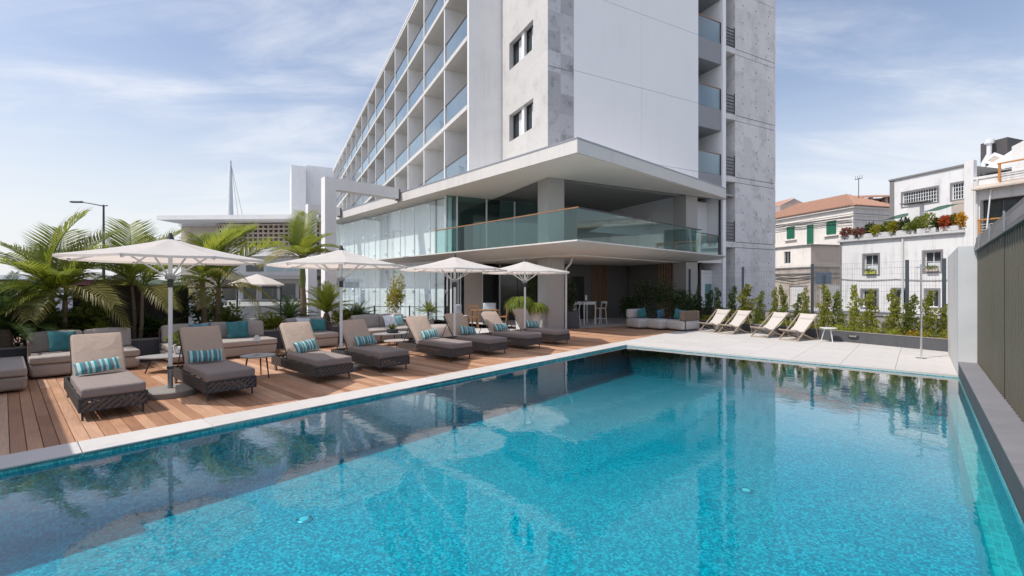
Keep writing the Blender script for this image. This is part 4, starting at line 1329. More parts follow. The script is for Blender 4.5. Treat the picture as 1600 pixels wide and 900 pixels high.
# ================================================================== COVERED TERRACE FURNITURE
for k, (x, y, lab) in enumerate(((4.1, 1.9, 'left'), (5.6, 1.5, 'right'))):
    t = thing('bar_table', 'tall white bar table on the ' + lab + ' under the podium', 'table', tw(x-2.6, y), TROT, 'white bar tables')
    MB().box(-.36, .36, -.36, .36, 1.02, 1.06).build('table_top', m_metal_white, t)
    MB().box(-.33, .33, -.33, .33, .93, 1.018).build('apron', m_metal_white, t)
    for sx in (-1, 1):
        for sy in (-1, 1): MB().beam((sx*.32,sy*.32,0), (sx*.32,sy*.32,.93), .045, .045).build('leg', m_metal_white, t)
def make_stool():
    r = thing('bar_stool', '', 'bar stool', group='white bar stools')
    MB().rbox(-.19, .19, -.19, .19, .72, .76, .02, 2).build('seat', m_metal_white, r, 50)
    for sx in (-1, 1):
        for sy in (-1, 1): MB().beam((sx*.16,sy*.16,.72), (sx*.21,sy*.21,0), .028, .028).build('leg', m_metal_white, r)
    f = MB()
    for z, e in ((.26,.19),):
        for s in (-1, 1): f.beam((-e,s*e,z),(e,s*e,z),.022,.022); f.beam((s*e,-e,z),(s*e,e,z),.022,.022)
    f.build('footrest', m_metal_white, r)
    b = MB()
    for s in (-1, 1): b.beam((-.17,s*.17,.75),(-.22,s*.18,1.02),.028,.028)
    b.rbox(-.25,-.19,-.20,.20,.95,1.06,.02,2)
    b.build('backrest', m_metal_white, r, 50)
    return r
st = make_stool()
for i, (x, y, a, lab) in enumerate(((0.75, 1.9, 0, 'white bar stool farthest left, beside the dark planter pot'), (2.05, 1.1, 100, 'white bar stool between the two bar tables'), (3.75, 1.35, 180, 'white bar stool at the right of the right bar table'))):
    o = st if i == 0 else copy_tree(st)
    o.location = tw(x, y); o.rotation_euler = (0, 0, TROT + R(a)); o['label'] = lab
cd = thing('candle_holder', 'small white candle holder on the right bar table', 'candle', tw(3.1, 1.6, 1.06), TROT)
MB().lathe([(.06,0),(.06,.04),(.03,.05)], 14).build('foot', m_metal_dark, cd, 40)
MB().lathe([(.045,.05),(.05,.2),(.045,.3),(.001,.3)], 16).build('candle', m_white, cd, 40)

# shaded lounge set at the edge of the deck
so1 = [(984,1014,.0,'left'),]
def px_g(px, Y): return ((px-800)/711*Y, Y)
def shaded_seat(label, px, Y, rz, w, d, back, pillow=None, slat=False):
    x, y = px_g(px, Y)
    o = thing('lounge_seat', label, 'sofa', (x, y, 0), R(rz), 'pale lounge seats under the podium')
    MB().rbox(-w/2, w/2, -d/2, d/2, .05, .42, .09, 4).build('base', m_lounge, o, 60)
    MB().box(-w/2+.08, w/2-.08, -d/2+.08, d/2-.08, 0, .05).build('plinth', m_metal_dark, o)
    if back:
        b = MB(); b.rbox(-w/2, w/2, d/2-.22, d/2, .425, .80, .07, 4); b.build('back_cushion', m_lounge, o, 60)
    if slat:
        b = MB()
        for i in range(16): b.box(-w/2+.02+i*.055, -w/2+.05+i*.055, -d/2-.012, -d/2+.05, .43, .76)
        b.rbox(-w/2, w/2, -d/2+.02, -d/2+.2, .425, .80, .05, 3)
        b.build('rope_back', m_rope_tan, o)
        MB().box(-w/2+.1, -w/2+.14, -d/2-.012, d/2+.012, .06, .42).build('piping', m_metal_dark, o)
    return o
m_lounge = plain('pale_lounge_fabric', (.50,.47,.44), .92, .05, 9, .2, 300, dist=.002)
shaded_seat('pale lounge seat with teal cushion, left of the shaded set', 1000, 19.2, 25, .84, .84, True)
shaded_seat('pale backless lounge seat, middle of the shaded set', 1031, 18.75, 30, .84, .84, False)
shaded_seat('pale lounge seat with rope back nearest the pale paving', 1067, 18.3, 32, 1.05, .84, False, slat=True)
def cush_at(label, mat, px, Y, z, rot, s):
    me = MB().add(sq_pv, sq_pf).mesh('cushion'); me.materials.append(mat)
    me.polygons.foreach_set('use_smooth', [True]*len(me.polygons))
    x, y = px_g(px, Y)
    return tag(put('cushion', me, None, (x, y, z), rot=rot, scale=s), label, 'cushion')
cush_at('teal cushion on the left pale lounge seat in the shade', m_teal, 1003, 19.25, .63, (R(-15), 0, R(25+90)), .95)
cush_at('dark blue cushion behind the middle pale lounge seat', m_teal_blue, 1032, 19.25, .60, (R(-10), 0, R(30+90)), .9)
cush_at('bright teal cushion on the rope backed lounge seat', m_teal, 1062, 18.42, .63, (R(10), 0, R(62)), .95)

# dining set in front of the lobby
def wooden_chair(label, px, Y, rz, white=False):
    x, y = px_g(px, Y)
    o = thing('dining_chair', label, 'chair', (x, y, 0), R(rz), 'teak dining chairs')
    MB().rbox(-.24, .24, -.23, .23, .42, .47, .012, 2).build('seat', m_pillow_white if white else m_oak, o)
    for sx in (-1, 1):
        MB().beam((sx*.22,-.21,0),(sx*.22,-.21,.44),.045,.045).build('leg', m_oak, o)
        MB().beam((sx*.22,.21,0),(sx*.22,.27,.95),.045,.045).build('leg', m_oak, o)
    for i in range(7):
        xx_ = -.18+i*.06
        MB().beam((xx_,.225,.48),(xx_,.262,.92),.03,.016).build('back_slat', m_oak, o)
    MB().box(-.25, .25, .24, .29, .90, .97).build('top_rail', m_oak if not white else m_white, o)
    if white: MB().rbox(-.21, .21, .17, .22, .5, .93, .02, 2).build('back_pad', m_pillow_white, o, 50)
    return o
wooden_chair('teak chair with white pads at the left of the dining table', 722, 20.2, 60, True)
wooden_chair('teak slat back chair with its back to the loungers', 739, 19.3, 186)
wooden_chair('teak chair turned sideways at the right of the dining table', 784, 19.9, 262)
x, y = px_g(758, 20.0)
t = thing('dining_table', 'teak dining table among the teak chairs', 'table', (x, y, 0), R(20))
MB().rbox(-.55, .55, -.45, .45, .70, .74, .01, 2).build('table_top', m_oak, t)
for sx in (-1, 1):
    for sy in (-1, 1): MB().beam((sx*.48,sy*.38,0), (sx*.48,sy*.38,.70), .06, .06).build('leg', m_oak, t)
x, y = px_g(766, 20.9)
wc = thing('white_chair', 'white upholstered chair behind the dining table', 'chair', (x, y, 0), R(10))
MB().rbox(-.3, .3, -.28, .28, .40, .5, .03, 2).build('seat', m_pillow_white, wc, 50)
MB().rbox(-.3, .3, .2, .3, .5, 1.0, .03, 2).build('backrest', m_pillow_white, wc, 50)
for sx in (-1, 1):
    for sy in (-1, 1): MB().beam((sx*.26,sy*.24,0), (sx*.26,sy*.24,.40), .035, .035).build('leg', m_metal_dark, wc)

# thin black rope barrier near the glass front
bar = thing('barrier_rail', 'thin black post and rail barrier before the glass front', 'railing', (0,0,0))
pts = [px_g(585, 19.9), px_g(640, 19.7), px_g(699, 19.5)]
for p in pts: MB().beam((p[0], p[1], 0), (p[0], p[1], .93), .05, .05).build('post', m_metal_dark, bar)
for i in range(2):
    MB().beam((*pts[i], .88), (*pts[i+1], .88), .025, .025).build('rail', m_metal_dark, bar)
    MB().beam((*pts[i], .48), (*pts[i+1], .48), .012, .012).build('rail', m_metal_dark, bar)
# ================================================================== PALMS AND CYCADS
def frond_mesh(name, L, n, leaf, droop, mat, w=.035, vee=.5, start=.18, rise=.0, seed=0, tipdroop=.4, folded=0.0):
    """frond along +x, arching in the xz plane; leaflets on both sides"""
    rr = random.Random(seed)
    def P(t):
        return Vector((L*t*(1-.18*droop*t), 0, L*(rise*t - droop*t*t*.55)))
    mb = MB()
    pts = [P(i/10) for i in range(11)]
    mb.tube(pts, [.018*(1-.85*i/10)*max(.6, L/1.8) for i in range(11)], 5)
    for i in range(n):
        t = start + (1-start)*(i+.5)/n
        p = P(t); d = (P(min(1, t+.02)) - P(t-.02)).normalized()
        up = Vector((-d.z, 0, d.x))
        prof = math.sin(math.pi*min(1, .12 + .88*(t-start)/(1-start)*.93))**.6
        ll = leaf*prof*rr.uniform(.88, 1.08)
        for s in (-1, 1):
            side = Vector((0, s, 0))
            fwd = .45 + .5*t
            dr = (side*(1-folded) + d*fwd + up*(vee + rr.uniform(-.12,.12))).normalized()
            e1 = p + dr*ll*.5
            dr2 = (dr + Vector((0,0,-tipdroop*rr.uniform(.6,1.4)))).normalized()
            e2 = e1 + dr2*ll*.5
            wv = d*w*.5
            mb.add([p - wv*.6, p + wv*.6, e1 + wv, e1 - wv, e2 + wv*.1], [(0,1,2,3),(3,2,4)])
    me = mb.mesh(name); me.materials.append(mat)
    return me
PF = [frond_mesh('frond', 1.0, 44, .40, .75, m_palm, .020, .35, .14, .30, 1, .35),
      frond_mesh('frond', 1.0, 44, .38, 1.15, m_palm, .020, .25, .14, .35, 2, .6),
      frond_mesh('frond', 1.0, 40, .36, 1.35, m_palm_old, .018, .10, .14, .25, 3, .9)]
CF = [frond_mesh('frond', 1.0, 52, .17, .65, m_cycad, .013, .35, .08, .25, 4, .1),
      frond_mesh('frond', 1.0, 52, .17, 1.0, m_cycad, .013, .30, .08, .30, 5, .1)]
CF_L = [frond_mesh('frond', 1.0, 46, .20, .75, m_palm, .016, .35, .08, .3, 6, .15)]
def palm(label, loc, h, fr, trunk_r=.05, stems=1, shaft=0, cat='palm tree', name='palm_tree'):
    """fr: list of (azimuth deg from camera-right, elevation deg, length, kind)"""
    o = thing(name, label, cat, loc, 0, 'palms in the planter bed')
    rr = random.Random(int(abs(loc[0]*100)))
    tops = []
    for s in range(stems):
        ox = (s - (stems-1)/2)*.22; oy = rr.uniform(-.1,.1)
        hh = h*(1 - .10*s)
        pts = []; rs = []
        n = 14
        for i in range(n+1):
            t = i/n
            pts.append((ox + ox*.8*t + .03*math.sin(3*t+s), oy + .02*t, hh*t))
            rs.append(trunk_r*(1.35 - .5*t + (.06 if i % 2 else 0)))
        MB().tube(pts, rs, 9).build('trunk', m_bark, o, 50)
        tp = Vector(pts[-1])
        if shaft:
            MB().tube([tp, tp + Vector((0,0,shaft*.3)), tp + Vector((0,0,shaft))], [trunk_r*.95, trunk_r*1.1, trunk_r*.5], 10).build('crown_shaft', m_stem_green, o, 60)
            tp = tp + Vector((0,0,shaft*.9))
        tops.append(tp)
    for i, (az, el, L, k) in enumerate(fr):
        tp = tops[i % stems]
        put('frond', PF[k], o, tp, rot=(rr.uniform(-.25,.25), -R(el), R(az)), scale=L)
    return o
def bedp(px, v=-7.9, z=.42):
    """place on the planting bed seen at picture column px"""
    r = (px-800)/711.
    b0 = pw(v, 0); du = pw(v, 1) - b0
    s = (r*b0.y - b0.x)/(du.x - r*du.y)
    return Vector((b0.x+du.x*s, b0.y+du.y*s, z))
palm('bushy green palm at the left behind the corner sofa', bedp(92), 1.15,
     [(62,80,2.25,0),(75,66,2.1,0),(118,66,2.0,0),(140,50,2.0,0),(168,40,1.95,0),(195,22,1.7,1),(35,45,1.8,1),(-20,30,1.75,2),(-60,12,1.5,2),(250,25,1.5,1),(95,34,1.7,1),(-100,8,1.3,1),(145,15,1.8,1),(8,8,1.6,2),(185,55,1.7,0),(30,66,1.6,0),(-35,40,1.5,1),(215,45,1.5,0),(285,40,1.4,0)], .05, 2)
palm('slender twin stemmed palm behind the first parasol', bedp(214), 1.35,
     [(135,76,1.95,0),(48,70,1.95,0),(95,60,1.8,0),(5,48,1.6,1),(185,40,1.5,1),(-30,16,1.5,2),(220,12,1.4,2),(80,50,1.5,1),(-90,20,1.2,1),(110,10,1.4,1),(20,2,1.3,2),(160,20,1.4,1),(-60,35,1.3,0),(250,35,1.3,0)], .035, 2)
palm('palm with drooping fronds in front of the glass fence', bedp(328), 1.45,
     [(125,78,2.25,2),(70,72,2.2,0),(40,58,2.25,0),(15,46,2.2,0),(105,60,2.0,0),(155,66,1.9,0),(-5,62,1.9,0),(170,52,1.8,1),(-15,28,1.8,2),(200,18,1.6,1),(-50,8,1.6,2),(250,15,1.4,1),(95,40,1.6,1),(35,12,1.7,2),(150,5,1.5,2),(-80,35,1.4,1),(140,35,1.6,0),(5,0,1.5,2)], .065, 2)
palm('king palm with green crown shaft before the portal column', bedp(474), 1.32,
     [(95,84,1.75,0),(125,74,1.35,0),(35,52,1.35,0),(15,36,1.45,1),(160,42,1.45,2),(178,24,1.45,2),(-8,22,1.45,1),(60,30,1.2,1),(-60,30,1.2,1),(235,30,1.2,1),(140,50,1.2,0),(-30,50,1.1,0),(205,55,1.1,0)], .085, 1, .95)
def cycad(label, loc, L, n, el=(8,75), lush=False, stem=.25, seed=1):
    o = thing('cycad', label, 'cycad', loc, 0, 'cycads in the planting beds')
    rr = random.Random(seed)
    MB().tube([(0,0,0),(0,0,stem*.6),(0,0,stem)], [.11,.12,.07], 10).build('trunk', m_bark, o, 50)
    for i in range(n):
        t = i/n
        az = i*137.5 + rr.uniform(-12,12)
        e = el[0] + (el[1]-el[0])*t + rr.uniform(-6,6)
        put('frond', (CF_L if lush else CF)[i % (1 if lush else 2)], o, (0,0,stem), rot=(0, -R(e), R(az)), scale=L*rr.uniform(.85,1.1))
    return o
cycad('large dark cycad at the left edge of the picture', bedp(8, -7.6), 1.35, 30, (0,80), stem=.45, seed=1)
cycad('second dark cycad with long fronds left of the bushy palm', bedp(48, -8.1), 1.3, 26, (5,85), True, .35, 7)
cycad('small bright cycad against the brown panel', bedp(155, -7.5), .55, 22, (10,70), True, .12, 2)
cycad('small dark cycad in front of the glass fence', bedp(368, -7.6), .60, 24, (12,75), False, .15, 3)
cycad('broad cycad left of the king palm trunk', bedp(452, -8.2), 1.0, 30, (5,75), False, .3, 4)
cycad('tall bright cycad behind the second parasol', bedp(510, -8.3), 1.25, 26, (15,85), True, .45, 5)
cycad('compact dark cycad right of the second parasol pole', bedp(560, -7.8), .78, 28, (10,75), False, .2, 6)
cycad('dark cycad at the foot of the brown panel', bedp(262, -7.7), .6, 22, (10,70), False, .15, 8)

# ================================================================== SHRUBS
rr = random.Random(11)
def bush(name, label, loc, h, r, n, size, mat, cat='shrub', group=None, stem=True, aspect=2.0):
    o = thing(name, label, cat, loc, 0, group)
    b = MB()
    lobes = [((rr.uniform(-.4,.4)*r, rr.uniform(-.4,.4)*r, h*rr.uniform(.35,.85)), rr.uniform(.35,.6)) for _ in range(6)]
    for c, k in lobes:
        leaf_cloud(b, n//6, ball_shape(r*k*1.5, r*k*1.5, h*k*.6, c, .3), size, rr, .35, aspect)
    b.build('foliage', mat, o)
    if stem:
        s = MB()
        for k in range(4):
            a = rr.uniform(0,6.28)
            s.tube([(0,0,0),(.25*r*math.cos(a),.25*r*math.sin(a),h*.4),(.6*r*math.cos(a),.6*r*math.sin(a),h*.8)], [.012,.009,.004], 5)
        s.build('stem', m_bark, o)
    return o
bush('leafy_shrub', 'dark leafy shrub left of the drooping palm trunks', bedp(316, -8.2), 1.25, .42, 620, .13, m_shrub_dark)
bush('leafy_shrub', 'dark undergrowth shrub below the bushy palm', bedp(110, -8.2), .75, .5, 700, .14, m_shrub_dark)
bush('leafy_shrub', 'low dark shrub beside the slender twin palm', bedp(232, -8.2), .5, .36, 420, .12, m_shrub_dark)
bush('bamboo_shrub', 'tall yellow green shrub in front of the glass front', px_g(618, 20.8) + (0,), 2.15, .42, 1500, .13, m_yellow, aspect=3)
o = thing('yucca_pot', 'spiky yucca in a grey pot near the barrier rail', 'potted plant', px_g(669, 18.6) + (0,))
MB().lathe([(.16,0),(.22,.1),(.25,.42),(.22,.45),(.2,.42)], 20).build('pot', m_stone_base, o, 40)
b = MB()
for k in range(60):
    a = rr.uniform(0,6.28); e = rr.uniform(-.1,1.4); L = rr.uniform(.4,.65)
    d = Vector((math.cos(a)*math.cos(e), math.sin(a)*math.cos(e), math.sin(e))); s = d.cross(Vector((0,0,1))).normalized()*.018
    p = Vector((0,0,.75))
    b.add([p - s, p + s, p + d*L*.6 + s - Vector((0,0,.02)), p + d*L - Vector((0,0,.08)), p + d*L*.6 - s - Vector((0,0,.02))], [(0,1,2,3,4)])
b.tube([(0,0,.4),(0,0,.78)], .03, 6)
b.build('foliage', m_shrub, o)
for px_, h_, r_, n_, mt_, lb in ((28,.8,.5,700,m_shrub_dark,'leafy undergrowth between the two left edge cycads'),(72,.95,.45,800,m_shrub,'bright leafy undergrowth left of the bushy palm trunks'),(135,1.0,.45,800,m_shrub,'bright leafy shrub at the left end of the brown panel'),
      (345,.75,.4,600,m_shrub,'green shrub at the foot of the drooping palm'),
      (420,.5,.4,500,m_shrub_y,'low yellow green shrub before the end of the glass fence'),(535,.55,.4,520,m_shrub_y,'low yellow green shrub between two cycads')):
    bush('leafy_shrub', lb, bedp(px_, -8.0), h_, r_, n_, .13, mt_)
# ferns in tall white pots by the column
m_fern = leafmat('fern_leaf', (.13,.19,.03), (.22,.26,.04), .4)
def drooping(label, loc, h, r, n, mat, pot_h, pot_r, potmat):
    o = thing('pot_plant', label, 'potted plant', loc, 0)
    MB().lathe([(pot_r*.7,0),(pot_r,pot_h*.9),(pot_r*1.02,pot_h),(pot_r*.9,pot_h),(pot_r*.85,pot_h*.92)], 22).build('pot', potmat, o, 40)
    b = MB()
    for k in range(n):
        a = rr.uniform(0,6.28); L = r*rr.uniform(.45,1.1); up = rr.uniform(.35,1.0)*h
        d = Vector((math.cos(a), math.sin(a), 0)); s = Vector((-d.y, d.x, 0))*rr.uniform(.008,.016)
        p = Vector((0,0,pot_h)) + d*pot_r*.4*rr.random()
        q1 = p + d*L*.45 + Vector((0,0,up)); q2 = p + d*L*.85 + Vector((0,0,up*.55)); q3 = p + d*L + Vector((0,0,-.45*rr.random()*r))
        b.add([p - s*.5, p + s*.5, q1 + s, q1 - s, q2 + s, q2 - s, q3], [(0,1,2,3),(3,2,4,5),(5,4,6)])
    b.build('foliage', mat, o)
    return o
drooping('bright drooping fern in a white pot left of the fourth parasol pole', px_g(813, 18.0) + (0,), .42, .58, 520, m_fern, .95, .22, m_lgwall)
drooping('bright drooping fern in a white pot beside the podium column', px_g(837, 18.2) + (0,), .32, .52, 480, m_fern, .80, .22, m_lgwall)
bush('dracaena', 'dark tall dracaena behind the ferns against the smoked glass', px_g(838, 20.2) + (.0,), 2.6, .4, 420, .34, m_shrub_dark, aspect=8)
# dark pot with tall shrub right of the column
o = bush('potted_shrub', 'tall shrub in a dark grey square pot right of the column', px_g(893, 19.3) + (0,), 2.2, .30, 1000, .10, m_shrub_dark, 'potted plant')
b = MB(); b.rbox(-.29, .29, -.29, .29, 0, .72, .03, 2); b.build('pot', m_dark_wall, o)

# ================================================================== PLANTER AND HEDGE BEHIND THE TERRACE
hp = thing('hedge_planter', 'dark grey raised planter along the back of the paving', 'planter', (Q.x, Q.y, 0), TROT)
MB().box(0, .12, -.05, 10.4, -.05, .33).build('front_wall', m_dark_wall, hp)
MB().box(-.01, .13, -.05, 10.4, .33, .345).build('wall_cap', m_stone_base, hp)
MB().box(1.62, 1.76, -.5, 10.6, -.05, .80).build('back_wall', m_ground, hp)
MB().box(.12, 1.62, -.05, 10.4, -.05, .27).build('soil', m_soil, hp)
lt = thing('bulkhead_light', 'dark oval bulkhead light on the hedge planter wall', 'light', qw(.0, 2.25, .20), TROT)
MB().rbox(-.05, 0, -.15, .15, -.04, .05, .03, 3).build('housing', m_metal_dark, lt, 40)
MB().rbox(-.062, -.048, -.10, .10, -.02, .03, .006, 2).build('lens', m_stone_trim, lt)
m_groundcover = leafmat("ground_cover_leaf", (.20,.24,.02), (.33,.34,.03), .4)
def column_mesh(seed, h, r, n, size):
    rr = random.Random(seed); b = MB()
    lob = [(rr.uniform(-.35,.35)*r, rr.uniform(-.35,.35)*r, z) for z in [h*(.08+.84*k/9) for k in range(10)]]
    for i, c in enumerate(lob):
        t = i/9; rad = r*(1.05 - .75*t**1.3)*rr.uniform(.8,1.15)
        leaf_cloud(b, int(n/10*(1.25-.6*t)), ball_shape(rad, rad, h*.085, c, .25), size, rr, .5, 1.9)
    return b
cols = []
for k in range(4):
    row = []
    for nm, mt in (('green', m_shrub), ('dark', m_shrub_dark), ('yellow', None)):
        me = column_mesh(30+k, 1.25, .25, 1200, .085).mesh('foliage')
        me.materials.append(mt or m_shrub_y); row.append(me)
    cols.append(row)
b = MB(); b.tube([(0,0,0),(.01,.02,.5),(0,0,1.1)], [.018,.014,.006], 6); stem_me = b.mesh('stem'); stem_me.materials.append(m_bark)
def hedge_t(px, n):
    r = (px-800)/711.; p0 = qw(n, 0); d = qw(n, 1) - p0
    return (r*p0.y - p0.x)/(d.x - r*d.y)
HED = [(1092,447,1,-.5),(1107,455,1,-.7),(1124,450,1,-.45),(1143,448,1,-.8),(1165,446,2,-.8),(1185,456,0,-.6),(1208,450,2,-.9),(1226,447,0,-.6),(1244,460,0,-.9),(1261,451,2,-.7),
       (1287,447,2,-.6),(1311,455,0,-.9),(1335,447,2,-.6),(1362,454,2,-.8),(1398,453,2,-.9),(1421,462,0,-.5),(1450,456,2,-.7),(1473,476,2,-1.0)]
for i, (px, top, kind, n) in enumerate(HED):
    t = hedge_t(px, n); p = qw(n, t, .26)
    H = 1.75 + (448-top)/711*p.y - .26
    lab = ORD[i] + ' upright shrub from the left in the row behind the deck chairs'
    if i == len(HED)-1: lab = 'last upright shrub on the right of the row, next to the grey wall'
    o = thing('hedge_shrub', lab, 'shrub', p, rr.uniform(0,6.28), 'upright shrubs along the mesh fence')
    o.rotation_euler = (R(rr.uniform(-4,4)), R(rr.uniform(-4,4)), o.rotation_euler[2])
    w_ = rr.uniform(.56,.90)*(1.5 if px in (1165,) else 1)
    put('foliage', cols[i % 4][kind], o, scale=(w_, w_, H/1.25))
    put('stem', stem_me, o, scale=(1,1,H/1.25))
# low ground cover in the planter
gc = MB(); gy = MB()
for k in range(70):
    t = rr.uniform(-.1, 9.8); n = rr.uniform(-.45,-.05)
    l = Vector((-n, t, 0))
    s = rr.uniform(.12,.24)
    tgt = gy if (t < 1.3 and rr.random() < .6) else gc
    leaf_cloud(tgt, 170, ball_shape(s*1.2, s*1.4, s*.75, (l.x+.12, l.y, .30+s*.3), .3), .055, rr, .6, 2.2)
tag(gc.build('ground_cover', m_groundcover, None, 0, (Q.x, Q.y, 0), TROT), 'low yellow green ground cover along the planter edge', 'ground cover', kind='stuff')
tag(gy.build('ground_cover', m_flower_orange, None, 0, (Q.x, Q.y, 0), TROT), 'orange tinted ground cover near the grey wall', 'ground cover', kind='stuff')
# dark planting in the shade behind the lounge seats
for i, (px, Y, h, r, lab) in enumerate(((985,21.2,1.2,.5,'dark shrub behind the left pale lounge seat'),(1010,21.4,1.9,.55,'tall dark shrub behind the middle lounge seat, at the timber slats'),
                                     (1038,21.0,1.9,.6,'broad dark shrub in front of the right timber slats'),(1062,20.6,1.5,.55,'dark shrub behind the rope backed lounge seat'),(1083,20.2,1.45,.45,'dark shrub between the white column and the fence'))):
    bush('shade_shrub', lab, px_g(px, Y) + (0,), h, r, 800, .15, m_shrub_dark, group='dark shrubs under the podium', aspect=2.6)

# mesh fence
m_wire = plain('galvanised_wire', (.16,.18,.20), .5, .05, 5)
fn = thing('mesh_fence', 'dark grey wire mesh fence behind the hedge', 'fence', (Q.x, Q.y, 0), TROT)
FX = 1.56; TS = [.62, 1.51, 4.35, 7.16, 9.95]
for t in TS:
    MB().box(FX-.03, FX+.03, t-.04, t+.04, .2, 2.59).build('post', m_anthracite, fn)
for i in range(4):
    a, b_ = TS[i]+.045, TS[i+1]-.045
    w = MB(); n = int((b_-a)/.07)
    for k in range(n+1):
        y = a + (b_-a)*k/n
        w.box(FX-.0015, FX+.0015, y-.0015, y+.0015, .82, 2.56)
    for k in range(10):
        z = .84 + k*.19
        w.box(FX-.008, FX-.003, a, b_, z-.002, z+.002)
        if k in (0, 4, 8): w.box(FX+.003, FX+.03, a, b_, z-.003, z+.003)
    w.build('wire_panel', m_wire, fn)
# ================================================================== HOUSES ON THE RIGHT
class Facade:
    """local x runs along the front (to the right seen from the street), y goes into the house"""
    def __init__(s, ox, oy, ang):
        s.o = Vector((ox, oy)); s.a = ang; s.d = rot2(Vector((1,0)), ang)
    def at(s, px, py):
        r = (px-800)/711.
        t = (r*s.o.y - s.o.x)/(s.d.x - r*s.d.y)
        Y = s.o.y + s.d.y*t
        return t, CAM_H + (448-py)/711.*Y
    def rect(s, x0, y0, x1, y1):
        a, z1 = s.at(x0, y0); b, z0 = s.at(x1, y1)
        _, z1b = s.at(x1, y0); _, z0b = s.at(x0, y1)
        return (a, b, (z0+z0b)/2, (z1+z1b)/2)
fp = lambda a, d, z: (a, d, z)
def window(parent, o, depth=.16, nx=2, nz=3, frame=m_white, surround=None, sill=True, name='window', curtain=None):
    a, b, z0, z1 = o
    f = MB(); t = .05
    f.box(a, a+t, depth-.04, depth, z0, z1); f.box(b-t, b, depth-.04, depth, z0, z1)
    f.box(a+t, b-t, depth-.04, depth, z0, z0+t); f.box(a+t, b-t, depth-.04, depth, z1-t, z1)
    for i in range(1, nx): x = a + (b-a)*i/nx; f.box(x-.018, x+.018, depth-.035, depth-.001, z0+t, z1-t)
    for i in range(1, nz): z = z0 + (z1-z0)*i/nz; f.box(a+t, b-t, depth-.032, depth-.002, z-.014, z+.014)
    w = f.build(name, frame, parent)
    MB().quad((a,depth+.002,z0),(b,depth+.002,z0),(b,depth+.002,z1),(a,depth+.002,z1)).build('pane', m_winglass, w)
    if curtain:
        MB().quad((a+.1,depth-.001,z0+(z1-z0)*.05),(b-.1,depth-.001,z0+(z1-z0)*.05),(b-.1,depth-.001,z0+(z1-z0)*.45),(a+.1,depth-.001,z0+(z1-z0)*.45)).build('curtain', curtain, w)
    if surround:
        s = MB(); k = .11
        s.box(a-k, a-.002, -.03, .02, z0-k, z1+k); s.box(b+.002, b+k, -.03, .02, z0-k, z1+k)
        s.box(a-.002, b+.002, -.03, .02, z1+.002, z1+k); s.box(a-.002, b+.002, -.03, .02, z0-k, z0-.002)
        s.build('surround', surround, w)
    return w
# --- white house with flower terrace
fa = Facade(24.07, 33.37, R(-63.7))
L1 = fa.at(1507, 400)[0]; ZP = 5.0
wh = thing('white_house', 'low white house with flower boxes along its roof terrace', 'house', (fa.o.x, fa.o.y, 0), fa.a)
ops = [fa.rect(1350,398,1372,428), fa.rect(1444,393,1470,424), fa.rect(1347,453,1370,480), fa.rect(1395,452,1416,480), fa.rect(1447,453,1466,480)]
holes(MB(), 0, L1, 0, ZP, ops, fp, .25).build('wall', m_house_white, wh)
for i, o in enumerate(ops): window(wh, o, .22, 2, 2 if i < 2 else 1, m_white, m_stone_trim, curtain=m_pillow_white if i < 2 else None)
mb = MB(); mb.quad((0,0,0),(0,7,0),(0,7,ZP),(0,0,ZP)); mb.quad((L1,7,0),(L1,0,0),(L1,0,ZP),(L1,7,ZP)); mb.quad((0,0,ZP-.02),(L1,0,ZP-.02),(L1,7,ZP-.02),(0,7,ZP-.02))
mb.build('side_walls', m_house_white, wh)
MB().box(-.08, L1+.05, -.14, .05, ZP, ZP+.16).build('parapet', m_lgwall, wh)
MB().box(-.10, L1+.05, -.17, -.145, ZP-.03, ZP+.02).build('gutter', m_stone_trim, wh)
MB().tube([(.05,-.06,ZP),(.05,-.06,0)], .05, 8).build('downpipe', m_stone_trim, wh)
xx0 = fa.at(1411, 400)[0]
MB().tube([(xx0,-.07,ZP),(xx0,-.07,0)], .06, 8).build('downpipe', m_lgwall, wh)
cab = MB(); pts = [(i/10*L1, -.04, fa.at(1316+i*19, 436)[1] - .25*math.sin(math.pi*(i % 5)/5)*.4) for i in range(11)]
cab.tube(pts, .018, 5); cab.build('cable', m_metal_dark, wh)
for i, o in enumerate(ops[:2]):
    bx = thing('window_box', ('left' if i == 0 else 'right') + ' flower box under a first floor window of the white house', 'flower box', (fa.o.x, fa.o.y, 0), fa.a, 'window flower boxes')
    a, b, z0, z1 = o
    MB().box(a+.15, b-.1, -.20, -.02, z0+.0, z0+.18).build('box', plain('yellow_box', (.42,.42,.06), .6) if i == 0 else m_beige, bx)
    leaf_cloud(MB(), 160, ball_shape((b-a)*.4, .12, .1, ((a+b)/2, -.11, z0+.22)), .12, rr, .5).build('foliage', m_shrub, bx)
# balustrade and plants on the terrace
nbx = 6
for i in range(nbx):
    a_ = .06 + i*(L1-.1)/nbx
    MB().rbox(a_, a_ + (L1-.1)/nbx - .16, -.10, .12, ZP+.165, ZP+.46, .02, 1).build('flower_trough', m_lgwall, wh)
PL = [(1322,.75,m_flower_pink,.6),(1332,.6,m_shrub,.5),(1343,.6,m_flower_pink,.7),(1355,.9,m_shrub_dark,.5),(1370,.7,m_yellow,.6),(1384,.9,m_shrub,.7),(1396,.8,m_yellow,.6),(1410,1.05,m_shrub_dark,.6),
      (1422,.6,m_shrub,.5),(1432,1.0,m_shrub,.6),(1450,1.15,m_shrub_y,.6),(1466,.8,m_shrub_dark,.6),(1478,.85,m_flower_red,.55),(1490,.95,m_shrub,.7),(1503,.95,m_flower_orange,.45)]
NM = {m_flower_pink:'pink flowering', m_shrub:'green leafy', m_shrub_dark:'dark leafy', m_yellow:'yellow green', m_shrub_y:'round clipped', m_flower_red:'red flowering', m_flower_orange:'orange flowering'}
